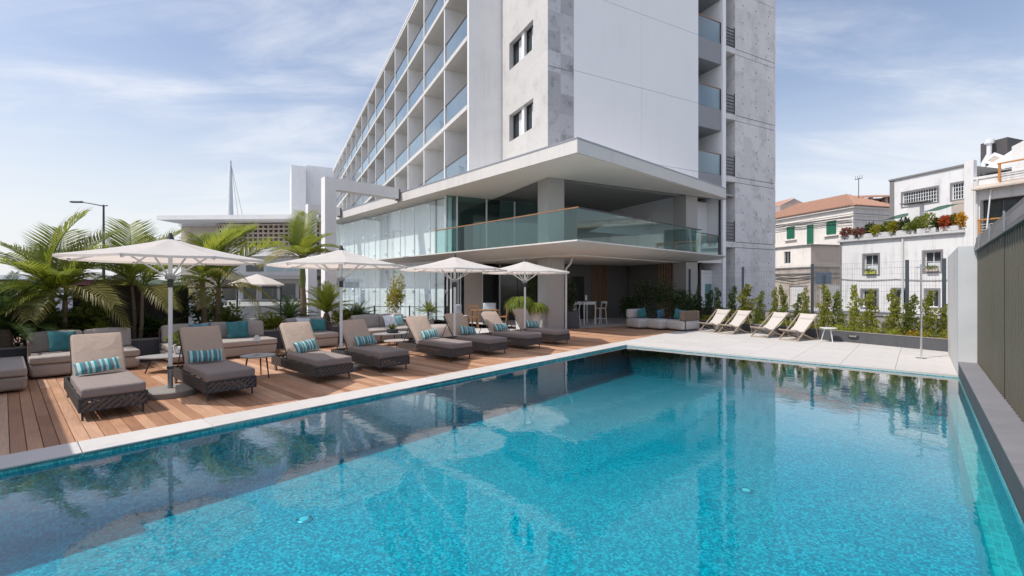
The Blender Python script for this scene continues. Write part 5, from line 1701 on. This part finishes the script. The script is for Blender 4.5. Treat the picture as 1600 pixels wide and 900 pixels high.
for i, (px, h, mt, w_) in enumerate(PL):
    t = fa.at(px, 360)[0]; p = fa.o + fa.d*t + rot2(Vector((0,1)), fa.a)*(.05 + .25*(i % 2))
    o = thing('terrace_plant', NM[mt] + ' plant, ' + ORD[i] + ' from the left on the white house terrace', 'plant', (p.x, p.y, ZP), 0, 'plants on the white house terrace')
    MB().lathe([(.16,0),(.2,.25),(.18,.26)], 12).build('pot', m_stone_base, o)
    leaf_cloud(MB(), 420, ball_shape(.62*w_, .5*w_, h*.45, (0,0,.3+h*.5)), .17, rr, .4).build('foliage', mt, o)
t = fa.at(1421, 330)[0]
ch = thing('white_chimney', 'white block chimney with flat dark cap above the flower terrace', 'chimney', (*(fa.o + fa.d*t + rot2(Vector((0,1)), fa.a)*1.0), ZP), fa.a)
MB().box(-.35, .25, -.3, .3, 0, 2.2).build('stack', m_house_white, ch)
MB().box(-.75, .65, -.5, .5, 2.27, 2.33).build('cap', m_stone_trim, ch)
MB().box(-.3, .2, -.2, .2, 2.2, 2.27).build('flue', m_stone_trim, ch)
# green shade net over the terrace
sn = thing('shade_net', 'green shade net over the flower terrace', 'awning', (fa.o.x, fa.o.y, 0), fa.a)
ta = fa.at(1345, 340)[0]; za = ZP + 1.5; zb = ZP + 2.1
vs = []; fs = []
for i in range(13):
    for j in range(5):
        vs.append((ta + (L1-ta)*i/12, 1.6 + 2.4*j/4, za + (zb-za)*i/12 + .3*j/4 - .08*math.sin(i*1.3)))
for i in range(12):
    for j in range(4): fs.append((i*5+j, (i+1)*5+j, (i+1)*5+j+1, i*5+j+1))
MB().add(vs, fs).build('net', m_net, sn, 60)
for x in (ta, (ta+L1)/2, L1-.1): MB().tube([(x,1.62,ZP),(x,1.62,za+(zb-za)*(x-ta)/(L1-ta))], .03, 6).build('pole', m_metal_dark, sn)

# --- upper white building with paned windows
fb = Facade(33.6, 40.0, R(-74.3))
L2 = fb.at(1509, 300)[0]; Z2 = 11.08
ub = thing('upper_house', 'taller white building with many paned windows behind the terrace', 'house', (fb.o.x, fb.o.y, 0), fb.a)
o1 = fb.rect(1410,297,1465,319); o2 = fb.rect(1487,286,1508,311)
holes(MB(), 0, L2+.2, 0, Z2, [o1, o2], fp, .2).build('wall', m_house_white, ub)
a, b, z0, z1 = o1
window(ub, o1, .17, 14, 4, m_white, m_stone_trim)
window(ub, o2, .17, 5, 4, m_white, m_stone_trim)
MB().box(-.35, -.002, -.05, .4, 0, Z2).build('corner_quoin', m_stone_trim, ub)
MB().box(-.4, L2+.2, -.12, .3, Z2, Z2+.14).build('coping', m_stone_trim, ub)
MB().box(o2[0], L2+.2, -.03, -.002, o2[2]-1.5, o2[2]-.12).build('stone_apron', m_beige, ub)
mb = MB(); mb.quad((0,9,0),(0,.001,0),(0,.001,Z2),(0,9,Z2)); mb.quad((0,0,Z2-.01),(L2+.2,0,Z2-.01),(L2+.2,9,Z2-.01),(0,9,Z2-.01)); mb.build('side_walls', m_house_white, ub)
xg = fb.at(1470, 265)[0]
g_ = MB(); g_.prism([(0,0),(2.6,0),(2.6,1.6)], 0, 1)
gb = MB(); gb.add([(xg,4,Z2),(xg+2.6,4,Z2),(xg+2.6,4,Z2+1.5),(xg,6,Z2),(xg+2.6,6,Z2),(xg+2.6,6,Z2+1.5)], [(0,1,2),(5,4,3),(0,2,5,3),(1,4,5,2)])
gb.build('roof_stair_head', m_house_white, ub)

# --- right white building with balconies
fc = Facade(*(fa.o + fa.d*(L1+.02)), R(-66))
rb = thing('balcony_house', 'white house at the right edge with orange balcony rails', 'house', (fc.o.x, fc.o.y, 0), fc.a)
LW = 12.0
zt = fc.at(1509, 252)[1]; zr = fc.at(1600, 283)[1]
big = fc.rect(1531,306,1640,372)
holes(MB(), 0, LW, 0, zt-1.2, [big], fp, .5).build('wall', m_house_white, rb)
MB().box(-.02, .40, -.05, .35, 0, zt).build('corner_pier', m_house_white, rb)
MB().tube([(.55,-.05,0),(.55,-.05,zt-1.2)], .06, 8).build('downpipe', m_lgwall, rb)
a, b, z0, z1 = big
gd = MB()
for i in range(6): gd.box(a+i*.75, a+i*.75+.09, .42, .5, z0, z1)
gd.box(a, a+4.5, .42, .5, z1-.12, z1); gd.box(a, a+4.5, .42, .5, z0, z0+.12)
gdo = gd.build('glazed_doors', m_metal_dark, rb)
for i in range(5): MB().quad((a+i*.75+.1,.47,z0+.12),(a+i*.75+.74,.47,z0+.12),(a+i*.75+.74,.47,z1-.12),(a+i*.75+.1,.47,z1-.12)).build('pane', m_winglass if i % 2 else dk, gdo)
# tiled canopy above the doors
zc = fc.at(1560, 288)[1]
cp_ = MB(); cp_.add([(.5,-.6,zc-.15),(LW,-.6,zc-.15),(LW,.0,zc+.12),(.5,.0,zc+.12),(.5,-.6,zc-.23),(LW,-.6,zc-.23),(LW,0,zc-.2),(.5,0,zc-.2)], [(0,1,2,3),(7,6,5,4),(0,4,5,1),(0,3,7,4)])
cp_.build('canopy_roof', m_beige, rb)
def rail(parent, x0, x1, z, h, y=-.08, step=1.1):
    k = MB()
    n = max(1, int((x1-x0)/step))
    for i in range(n+1): k.box(x0+(x1-x0)*i/n-.05, x0+(x1-x0)*i/n+.05, y-.05, y+.05, z, z+h)
    k.box(x0-.08, x1+.08, y-.07, y+.07, z+h, z+h+.07)
    r_ = k.build('balcony_rail', m_orange, parent)
    for j in range(5): MB().tube([(x0,y,z+.12+j*.16),(x1,y,z+.12+j*.16)], .015, 5).build('rail_bar', m_metal_white, r_)
rail(rb, fc.at(1532,350)[0], fc.at(1600,350)[0]+1.5, fc.at(1540,371)[1], 1.0, -.1)
xt = fc.at(1563, 260)[0]
rail(rb, xt, xt+4.5, fc.at(1563,283)[1], .95, -.1)
MB().box(.4, LW, -.05, 4, zt-1.2, zt-1.05).build('upper_terrace', m_house_white, rb)
xp = fc.at(1573, 250)[0]
upw = MB(); ztop = fc.at(1600, 196)[1]
upw.add([(xp,.6,zt-1.06),(xp+6,.6,zt-1.06),(xp+6,.6,ztop+1.8),(xp,.6,ztop-.9),(xp,6,zt-1.06),(xp+6,6,zt-1.06),(xp+6,6,ztop+1.8),(xp,6,ztop-.9)], [(0,1,2,3),(0,3,7,4),(3,2,6,7)])
upw.build('upper_storey', m_house_white, rb)
MB().box(xp+.75, xp+2.4, .52, .598, zt-1.0, zt+1.1).build('upper_door', m_winglass, rb)
aw = thing('awning_crank', 'long white awning crank leaning before the dark glazed doors', 'pole', (fc.o.x, fc.o.y, 0), fc.a)
a1 = fc.at(1552, 296); a2 = fc.at(1545, 365)
MB().tube([(a1[0],-.3,a1[1]),((a1[0]+a2[0])/2,-.3,(a1[1]+a2[1])/2),(a2[0],-.3,a2[1])], .035, 8).build('rod', m_metal_white, aw)
MB().lathe([(.12,0),(.10,.2),(.04,.25)], 10, (a1[0],-.3,a1[1]-.05)).build('gearbox', m_beige, aw)
# dark rooftop box with diamond window and flue
fd = Facade(39.0, 38.0, R(-70))
db = thing('rooftop_box', 'dark grey rooftop box with white flue and diamond window', 'building', (fd.o.x, fd.o.y, 0), fd.a)
q0 = fd.at(1532, 225); q1 = fd.at(1574, 214)
zq = fd.at(1553, 219)[1]
b_ = MB(); b_.add([(q0[0],0,6),(q1[0],0,6),(q1[0],0,q1[1]),(q0[0],0,q0[1]),(q0[0],4,6),(q1[0],4,6),(q1[0],4,q1[1]),(q0[0],4,q0[1])], [(0,1,2,3),(3,2,6,7),(0,3,7,4),(1,5,6,2)])
b_.build('wall', m_metal_brown if 'm_metal_brown' in globals() else plain('dark_slate', (.075,.07,.07), .7, .08, 3), db)
f0 = fd.at(1545, 262); f1 = fd.at(1550, 226); f2 = fd.at(1541, 262)
fl = MB(); fl.tube([(f2[0],-.4,f2[1]-.6),(f2[0],-.4,f2[1]+.3),(f1[0],-.4,f2[1]+1.0),(f1[0],-.4,f1[1])], .16, 10); fl.build('flue', m_metal_white, db, 50)
MB().lathe([(.2,0),(.30,.04),(.30,.35),(.2,.4)], 14, (f1[0],-.4,f1[1])).build('flue_cap', m_metal_white, db, 40)
dc_ = fd.at(1559, 250); s = .70
di = MB()
o4 = [(s*1.05,0),(0,s*.8),(-s*1.05,0),(0,-s*.8)]; i4 = [(x*.55, z*.55) for x, z in o4]
vs = [(dc_[0]+x, -.5, dc_[1]+z) for x, z in o4] + [(dc_[0]+x, -.5, dc_[1]+z) for x, z in i4] + [(dc_[0]+x, -.3, dc_[1]+z) for x, z in o4]
di.add(vs, [(i, (i+1) % 4, 4+(i+1) % 4, 4+i) for i in range(4)] + [(i, 8+i, 8+(i+1) % 4, (i+1) % 4) for i in range(4)])
dio = di.build('diamond_window', m_white, db)
MB().add([(dc_[0]+x, -.48, dc_[1]+z) for x, z in i4], [(0,1,2,3)]).build('pane', m_beige, dio)

# --- cream house with green shutters and hipped tile roof
fe = Facade(33.75 - .2706*12, 45 + .9627*12, R(-74.3))     # left face, its right end is the corner at picture column 1333
LE = fe.at(1333, 330)[0]
ze = fe.at(1333, 322.5)[1]
chs = thing('cream_house', 'cream house with green shutters and hipped terracotta roof', 'house', (fe.o.x, fe.o.y, 0), fe.a)
wl = MB(); D5 = 6.0
wl.quad((0,0,0),(LE,0,0),(LE,0,ze),(0,0,ze)); wl.quad((LE,0,0),(LE,D5,0),(LE,D5,ze),(LE,0,ze)); wl.quad((LE,D5,0),(0,D5,0),(0,D5,ze),(LE,D5,ze)); wl.quad((0,D5,0),(0,0,0),(0,0,ze),(0,D5,ze))
wl.build('wall', m_cream, chs)
for dz, dd in ((0,.25), (-.75,.10), (-1.35,.06)):
    MB().box(-.1, LE+dd, -dd, D5, ze+dz-.14, ze+dz).build('cornice', m_cream, chs)
    MB().box(-.1, LE+dd+.012, -dd-.012, D5, ze+dz+.0, ze+dz+.05).build('cornice_edge', m_stone_trim, chs)
for k, rc in enumerate(((1230,354,1242,373), (1261.5,351,1271.5,381), (1292,345,1307,366))):
    a, b, z0, z1 = fe.rect(*rc); mid = (a+b)/2
    fr_ = MB(); fr_.box(a-.1, b+.1, -.03, -.004, z0-.1, z1+.1); sh_ = fr_.build('shuttered_' + ('door' if k == 1 else 'window'), m_cream, chs)
    for (p, q) in ((a, mid-.02), (mid+.02, b)):
        s_ = MB(); s_.box(p, q, -.09, -.032, z0, z1)
        ns_ = 12
        for i in range(ns_):
            z = z0 + (z1-z0)*(i+.5)/ns_
            s_.box(p+.06, q-.06, -.105, -.088, z-.03, z+.02)
        s_.build('shutter', m_green_paint, sh_)
    MB().box(a-.25, b+.25, -.2, -.004, z0-.2, z0-.1).build('sill', m_cream, sh_)
# roof: ridge and rows of tiles
rz = ze + 1.9; ov = .35
e0, e1, e2, e3 = (-ov,-ov,ze+.06), (LE+ov,-ov,ze+.06), (LE+ov,D5+ov,ze+.06), (-ov,D5+ov,ze+.06)
r0, r1 = (3.0,D5/2,rz), (LE-3.0,D5/2,rz)
rf = MB().add([e0,e1,e2,e3,r0,r1], [(0,1,5,4),(1,2,5),(2,3,4,5),(3,0,4)]).build('roof', m_tile_roof, chs)
tl = MB()
for i in range(int((LE+.7)/.32)):          # cover tile rows running up the front slope
    x = -ov + i*.32
    tmax = 1.0
    for t0 in (x - (-ov), (LE+ov) - x):
        tmax = min(tmax, t0/3.35)
    if tmax < .08: continue
    p = Vector((x,-ov,ze+.10)); q = Vector((x, -ov+(D5/2+ov)*tmax, ze+.10+(rz-ze-.06)*tmax))
    tl.tube([p, q], .085, 6)
for i in range(int((D5+.7)/.32)):
    y = -ov + i*.32
    tmax = min((y+ov)/(D5/2+ov), (D5+ov-y)/(D5/2+ov))
    if tmax < .08: continue
    tl.tube([(LE+ov, y, ze+.10), (LE+ov-3.35*tmax, y, ze+.10+(rz-ze-.06)*tmax)], .085, 6)
tag(tl.build('roof_tiles', m_tile_roof, rf), kind='stuff')
an = thing('roof_antenna', 'thin television antenna on the cream house roof', 'antenna', (*(fe.o + fe.d*(fe.at(1307,320)[0])), ze+1.2), fe.a)
MB().tube([(0,3,0),(0,3,2.2)], .035, 5).build('mast', m_metal_dark, an)
MB().tube([(-.4,3,2.1),(.4,3,2.1)], .03, 5).build('cross_bar', m_metal_dark, an)
for x in (-.35,-.12,.12,.35): MB().tube([(x,3,2.1),(x,3,2.45)], .02, 4).build('element', m_metal_dark, an)
# rooftop room behind the hipped roof
fr = Facade(38.0, 50.0, R(-14))
rt = thing('rooftop_loggia', 'low tiled rooftop loggia with dark openings behind the hipped roof', 'building', (fr.o.x, fr.o.y, 0), fr.a)
x0_, zt_ = fr.at(1335, 309); x1_ = fr.at(1397, 309)[0]; zb_ = fr.at(1360, 330)[1]
MB().box(x0_, x1_, 1.0, 4, zb_-6, zt_).build('wall', m_beige, rt)
xm = fr.at(1362, 315)[0]
MB().box(x0_+.3, xm-.3, .98, .998, zb_+.5, zt_-.5).build('opening', m_stone_trim, rt)
MB().box(xm+.2, x1_-.5, .97, .998, zb_+.3, zt_-.25).build('opening', m_black, rt)
for x in (xm, x1_-.3, xm+1.4): MB().box(x-.12, x+.12, .0, .96, zb_-1, zt_).build('post', m_beige, rt)
MB().add([(x0_-.6,-.5,zt_),(x1_+.3,-.5,zt_),(x1_+.3,4.5,zt_+1.0),(x0_-.6,4.5,zt_+1.0),(x0_-.6,-.5,zt_-.12),(x1_+.3,-.5,zt_-.12)], [(0,1,2,3),(4,5,1,0)]).build('roof', m_tile_roof, rt)
# distant gable house
fg = Facade(33.5, 56.0, R(10))
gh = thing('gable_house', 'beige gabled house far behind, left of the terracotta roof', 'house', (fg.o.x, fg.o.y, 0), fg.a)
g0_, g1_ = fg.at(1212, 330)[0], fg.at(1266, 330)[0]; gp, zpk = fg.at(1241, 310)
_, zeave = fg.at(1217, 321); ze2 = fg.at(1264, 322)[1]
MB().add([(g0_+.6,0,0),(g1_,0,0),(g1_,0,ze2),(gp,0,zpk),(g0_+.6,0,zeave)], [(0,1,2,3,4)]).build('wall', m_beige, gh)
MB().add([(g0_-3,0,zeave-.9),(g0_+.6,0,zeave),(gp,-.1,zpk+.1),(gp,9,zpk+.1),(g0_-3,9,zeave-.9)], [(0,1,2,3,4)]).build('roof', m_tile_roof, gh)
MB().add([(g0_-4,.0,0),(g0_+.598,.02,0),(g0_+.598,.02,zeave),(g0_-4,.02,zeave-1)], [(0,1,2,3)]).build('side_wall', m_cream, gh)
# annex in front of the cream house with ruined base
fh = Facade(26.25 - .27*9, 40 + .963*9, R(-74.3))
LH = fh.at(1267, 390)[0]; zh = fh.at(1267, 382)[1]; zl = fh.at(1267, 417)[1]
ax = thing('cream_annex', 'lower cream annex with weathered base and white garage door', 'house', (fh.o.x, fh.o.y, 0), fh.a)
DX = 4.6
w1 = fh.rect(1225,393,1235,412)
m_worn = plain('worn_plaster', (.50,.43,.37), .9, .25, 2.2, .6, 25, dirt=.45, dist=.03)
holes(MB(), -2, LH, zl, zh, [w1], fp, .15).build('wall', m_cream, ax)
window(ax, w1, .12, 2, 1, m_lgwall)
gdr = fh.rect(1233,446,1266,474)
holes(MB(), -2, LH, 0, zl, [(gdr[0], LH-.3, 0, gdr[3])], fp, .2).build('base_wall', m_worn, ax)
gr_ = MB()
mb = MB(); mb.quad((LH,0,zl),(LH,DX,zl),(LH,DX,zh),(LH,0,zh)); mb.quad((-2,0,zh),(LH,0,zh),(LH,DX,zh),(-2,DX,zh)); mb.build('side_wall', m_beige, ax)
MB().quad((LH,0,0),(LH,DX,0),(LH,DX,zl),(LH,0,zl)).build('side_base', m_worn, ax)
for (z, e, mt_) in ((zh, .14, m_stone_trim), (zl, .10, m_stone_trim), (zl-.55, .07, m_stone_trim), (zl-.95, .05, m_stone_trim)):
    MB().box(-2, LH+e, -e, DX+.05, z-.06, z+.03).build('string_course', mt_, ax)
for i in range(10):
    z = i*gdr[3]/10
    MB().box(gdr[0], LH-.3, .10+.012*(i % 2), .16, z+.01, z+gdr[3]/10-.01).build('door_slat', m_lgwall, ax)
MB().box(LH+.005, LH+.03, 1.0, 3.6, 0, gdr[3]).build('side_door', m_lgwall, ax)
tm = thing('road_sign', 'back of a dark square road sign beyond the mesh fence', 'sign', (*px_g(1287, 19.0), 0), R(-25))
MB().tube([(0,0,0),(0,0,2.2)], .035, 8).build('post', m_anthracite, tm)
MB().rbox(-.27, .27, -.012, .012, 1.87, 2.34, .008, 1).build('plate', plain('sign_back', (.07,.10,.14), .5, .06, 3), tm)
MB().box(-.05, .05, -.03, -.013, 1.95, 2.25).build('bracket', m_anthracite, tm)

# ================================================================== LEFT SIDE: fence, lamps, harbour
bp = thing('brown_panel', 'dark brown screen panel behind the slender palm', 'screen', (A.x, A.y, 0), PROT)
for i in range(4): MB().box(-8.66, -8.58, -11.45+i*.57, -11.45+i*.57+.565, .3, 1.79).build('panel', m_brown_panel, bp)
MB().box(-8.70, -8.60, -11.46, -9.16, 0, .3).build('plinth', m_dark_wall, bp)
gf = thing('glass_fence', 'frameless glass fence with thin dark top rail behind the palms', 'fence', (A.x, A.y, 0), PROT)
for i in range(2):
    MB().box(-8.66, -8.645, -9.14+i*1.23, -9.14+i*1.23+1.21, .42, 1.70).build('glass_pane', m_glass_clear, gf)
MB().box(-8.69, -8.61, -9.15, -6.66, 1.70, 1.735).build('top_rail', m_metal_dark, gf)
for y in (-9.15, -7.92, -6.68): MB().box(-8.68, -8.63, y-.018, y+.018, 0, 1.70).build('post', m_metal_dark, gf)
def street_lamp(label, px, top, H, armdir, ang):
    Y = (H-CAM_H)*711/(448-top); x = (px-800)/711*Y
    o = thing('street_lamp', label, 'street lamp', (x, Y, 0), R(ang), 'harbour street lamps')
    MB().tube([(0,0,0),(0,0,H*.5),(0,0,H)], [.11,.09,.06], 10).build('pole', m_anthracite, o, 50)
    MB().tube([(.3,0,H-.05),(0,0,H-.1),(-1.1,0,H+.12),(-1.7,0,H+.2)], [.04,.045,.04,.035], 8).build('arm', m_anthracite, o, 50)
    MB().rbox(-2.5, -1.6, -.14, .14, H+.15, H+.28, .05, 2).build('lamp_head', m_anthracite, o, 50)
    return o
street_lamp('tall dark street lamp above the bushy palm', 162, 320, 8.0, -1, 0)
street_lamp('more distant street lamp behind the first parasol', 303, 378, 8.0, -1, 5)
ms = thing('white_mast', 'tall tapered white mast rising behind the harbour building', 'mast', (*px_g(360, 120), 0))
MB().tube([(0,0,0),(0,0,17),(0,0,35)], [1.1,.85,.28], 14).build('shaft', m_white, ms, 50)
for s in (1.6, 2.6): MB().tube([(.2,0,34),(s*3,0,0)], .05, 4).build('stay_cable', m_metal_grey, ms)
# harbour building with coffered facade
fk = Facade(*px_g(283, 62), R(-3))
hb = thing('harbour_building', 'long flat roofed building with coffered brown facade', 'building', (fk.o.x, fk.o.y, 0), fk.a)
K1 = fk.at(520, 350)[0]
zr1 = fk.at(283, 344)[1]; zr0 = fk.at(283, 353)[1]; zk0 = fk.at(400, 392)[1]
MB().box(0, K1, -4, 10, zr0+.25, zr1).build('roof_slab', m_white, hb)
m_cof2 = plain('coffer_back_brown', (.26,.20,.165), .85, .1, 1)
m_cof = plain('coffer_brown', (.44,.37,.32), .85, .1, 1)
xs0 = fk.at(345, 370)[0]
nc, nr = 22, 6
dx_ = (K1-xs0)/nc; dz_ = (zr0-zk0)/nr
b = MB()
for i in range(nc+1): b.box(xs0+i*dx_-.12, xs0+i*dx_+.12, -.7, 0, zk0, zr0-.01)
for j in range(nr+1): b.box(xs0-.12, K1, -.75, 0, zk0+j*dz_-.11-.006, zk0+j*dz_+.11-.006)
b.build('coffer_grid', m_cof, hb)
MB().box(xs0-6, K1, .03, 8, zr0-.012, zr0+.248).build('roof_edge_beam', m_lgwall, hb)
MB().quad((xs0,0.02,zk0),(K1,.02,zk0),(K1,.02,zr0),(xs0,.02,zr0)).build('coffer_back', m_cof2, hb)
MB().box(xs0-6, xs0-.2, .5, 8, 0, zr0).build('side_wall', m_beige, hb)
xw = fk.at(388, 400)[0]
zw1 = fk.at(400, 393)[1]; zw0 = fk.at(400, 405)[1]; zv = fk.at(400, 432)[1]
MB().box(xw, K1, -6, 2, zw0, zw1).build('white_fascia', m_house_white, hb)
MB().box(xw+.5, K1, -5, 2, zv, zw0-.01).build('glazed_storey', m_lgwall, hb)
for i in range(7): MB().box(xw+3+i*2.6, xw+5.2+i*2.6, -5.06, -5.01, zv+.5, zw0-.5).build('window', m_winglass if i % 3 == 0 else m_glass_blue, hb)
MB().box(xw, K1, -7, 2, zv-.5, zv-.01).build('awning_slab', m_stone_trim, hb)
MB().box(xw+1, K1, -4, 2, 0, zv-.52).build('ground_storey', m_lgwall, hb)
for i in range(8): MB().box(xw+2+i*2.4, xw+3.9+i*2.4, -4.06, -4.01, .2, zv-1).build('shop_window', m_winglass, hb)
# low pavilion at the far left
lp_ = thing('quay_pavilion', 'long low white roofed pavilion at the far left', 'building', (*px_g(-60, 52), 0), R(6))
MB().box(0, 16, 0, 6, 2.6, 3.1).build('roof', m_house_white, lp_)
MB().box(.5, 15.5, .6, 5.5, 1.6, 2.58).build('upper_band', plain('dark_red_band', (.16,.05,.05), .7), lp_)
MB().box(.4, 15.6, .5, 5.5, 0, 1.58).build('wall', m_lgwall, lp_)
for i in range(9): MB().box(1+i*1.6, 2.2+i*1.6, .44, .49, .3, 1.4).build('window', m_winglass, lp_)
# white market parasol beyond the fence
mp = thing('terrace_parasol', 'white parasol beyond the glass fence', 'parasol', (*px_g(402, 24), 0))
MB().tube([(0,0,0),(0,0,2.3)], .03, 8).build('pole', m_metal_white, mp)
MB().lathe([(1.35,1.82),(1.35,1.88),(.7,2.18),(.001,2.42)], 8).build('canopy', m_cloth, mp)
MB().lathe([(.35,0),(.35,.08),(.05,.1)], 16).build('base', m_stone_base, mp)
# low building and parked cars across the harbour road
def make_car(body):
    r = thing('parked_car', '', 'car', group='cars parked along the harbour road')
    prof = [(-2.05,.35),(-2.05,.75),(-1.85,.88),(-1.45,.93),(-.85,1.38),(.55,1.42),(1.15,.98),(1.85,.86),(2.08,.66),(2.08,.35)]
    vs = []; n = len(prof)
    for s in (-1, 1):
        for x, z in prof: vs.append((x, s*(.84 if z < 1.0 else .66), z))
    fs = [tuple(range(n)), tuple(range(2*n-1, n-1, -1))] + [(i, i+n, (i+1) % n + n, (i+1) % n) for i in range(n)]
    MB().add(vs, fs).build('body', body, r, 35)
    for s in (-1, 1):
        MB().add([(-1.25,s*.815,.96),(-.78,s*.69,1.33),(.5,s*.69,1.36),(1.0,s*.815,.99)], [(0,1,2,3)]).build('side_window', m_winglass, r)
        for x in (-1.3, 1.3):
            w = MB(); w.tube([(x,s*.70,.32),(x,s*.86,.32)], .32, 16); wo = w.build('wheel', m_metal_dark, r, 40)
            MB().tube([(x,s*.862,.32),(x,s*.872,.32)], .19, 12).build('rim', m_metal_grey, wo)
        MB().box(2.04, 2.10, s*.72-.14, s*.72+.14, .62, .74).build('headlight', m_lgwall, r)
        MB().box(-2.08, -2.03, s*.72-.12, s*.72+.12, .66, .80).build('tail_light', m_flower_red, r)
    MB().add([(.62,-.62,1.40),(.62,.62,1.40),(1.17,.78,1.0),(1.17,-.78,1.0)], [(0,1,2,3)]).build('windscreen', m_winglass, r)
    MB().add([(-.92,-.62,1.36),(-.92,.62,1.36),(-1.47,.78,.95),(-1.47,-.78,.95)], [(3,2,1,0)]).build('rear_window', m_winglass, r)
    return r
cm = {'silver': plain('silver_paint', (.50,.51,.53), .3, .02, 1, metal=.4), 'white': plain('white_paint', (.72,.72,.72), .3, .02, 1), 'dark': plain('dark_paint', (.03,.035,.045), .3, .05, 1)}
CARS = [(25,27,'white','white car parked at the far left behind the cycads'),(78,25,'silver','silver car parked behind the bushy palm'),(132,33,'dark','dark car parked left of the brown panel'),
        (300,34,'silver','silver car seen through the glass fence, left pane')]
for px, Y, c, lab in CARS:
    o = make_car(cm[c]); x, y = px_g(px, Y); o.location = (x, y, -.045); o.rotation_euler = (0, 0, PROT + R(90)); o['label'] = lab
# distant trees and green hill on the left
hill = MB(); rr2 = random.Random(3)
vs = []; fs = []; n = 40
for i in range(n+1):
    a = -260 + i*7.0
    for j in range(4):
        hgt = (0, 3.2, 5.2, 0)[j]*(.75+.5*math.sin(i*.7)*math.sin(i*.31)) 
        vs.append((a, 150 + j*14, hgt))
for i in range(n):
    for j in range(3): fs.append((i*4+j, (i+1)*4+j, (i+1)*4+j+1, i*4+j+1))
tag(hill.add(vs, fs).build('hills', plain('far_green', (.06,.085,.05), .9, .3, .12, .8, .4, dist=.8), None, 60), kind='structure')

# cables strung along the street houses
for nm, lab, fac, pts_ in (('street_cable', 'upper black cables along the cream house', fe, ((1213,352),(1265,346),(1332,340))), ('street_cable', 'lower black cables along the worn annex base', fh, ((1212,428),(1240,431),(1266,428)))):
    o = thing(nm, lab, 'cable', (fac.o.x, fac.o.y, 0), fac.a, 'cables on the street houses')
    for dz in (0, .22, .5):
        pp_ = [fac.at(*q) for q in pts_]
        MB().tube([(x, -.16, z-dz-(.06 if i == 1 else 0)) for i, (x, z) in enumerate(pp_)], .03, 5).build('cable', m_metal_dark, o)
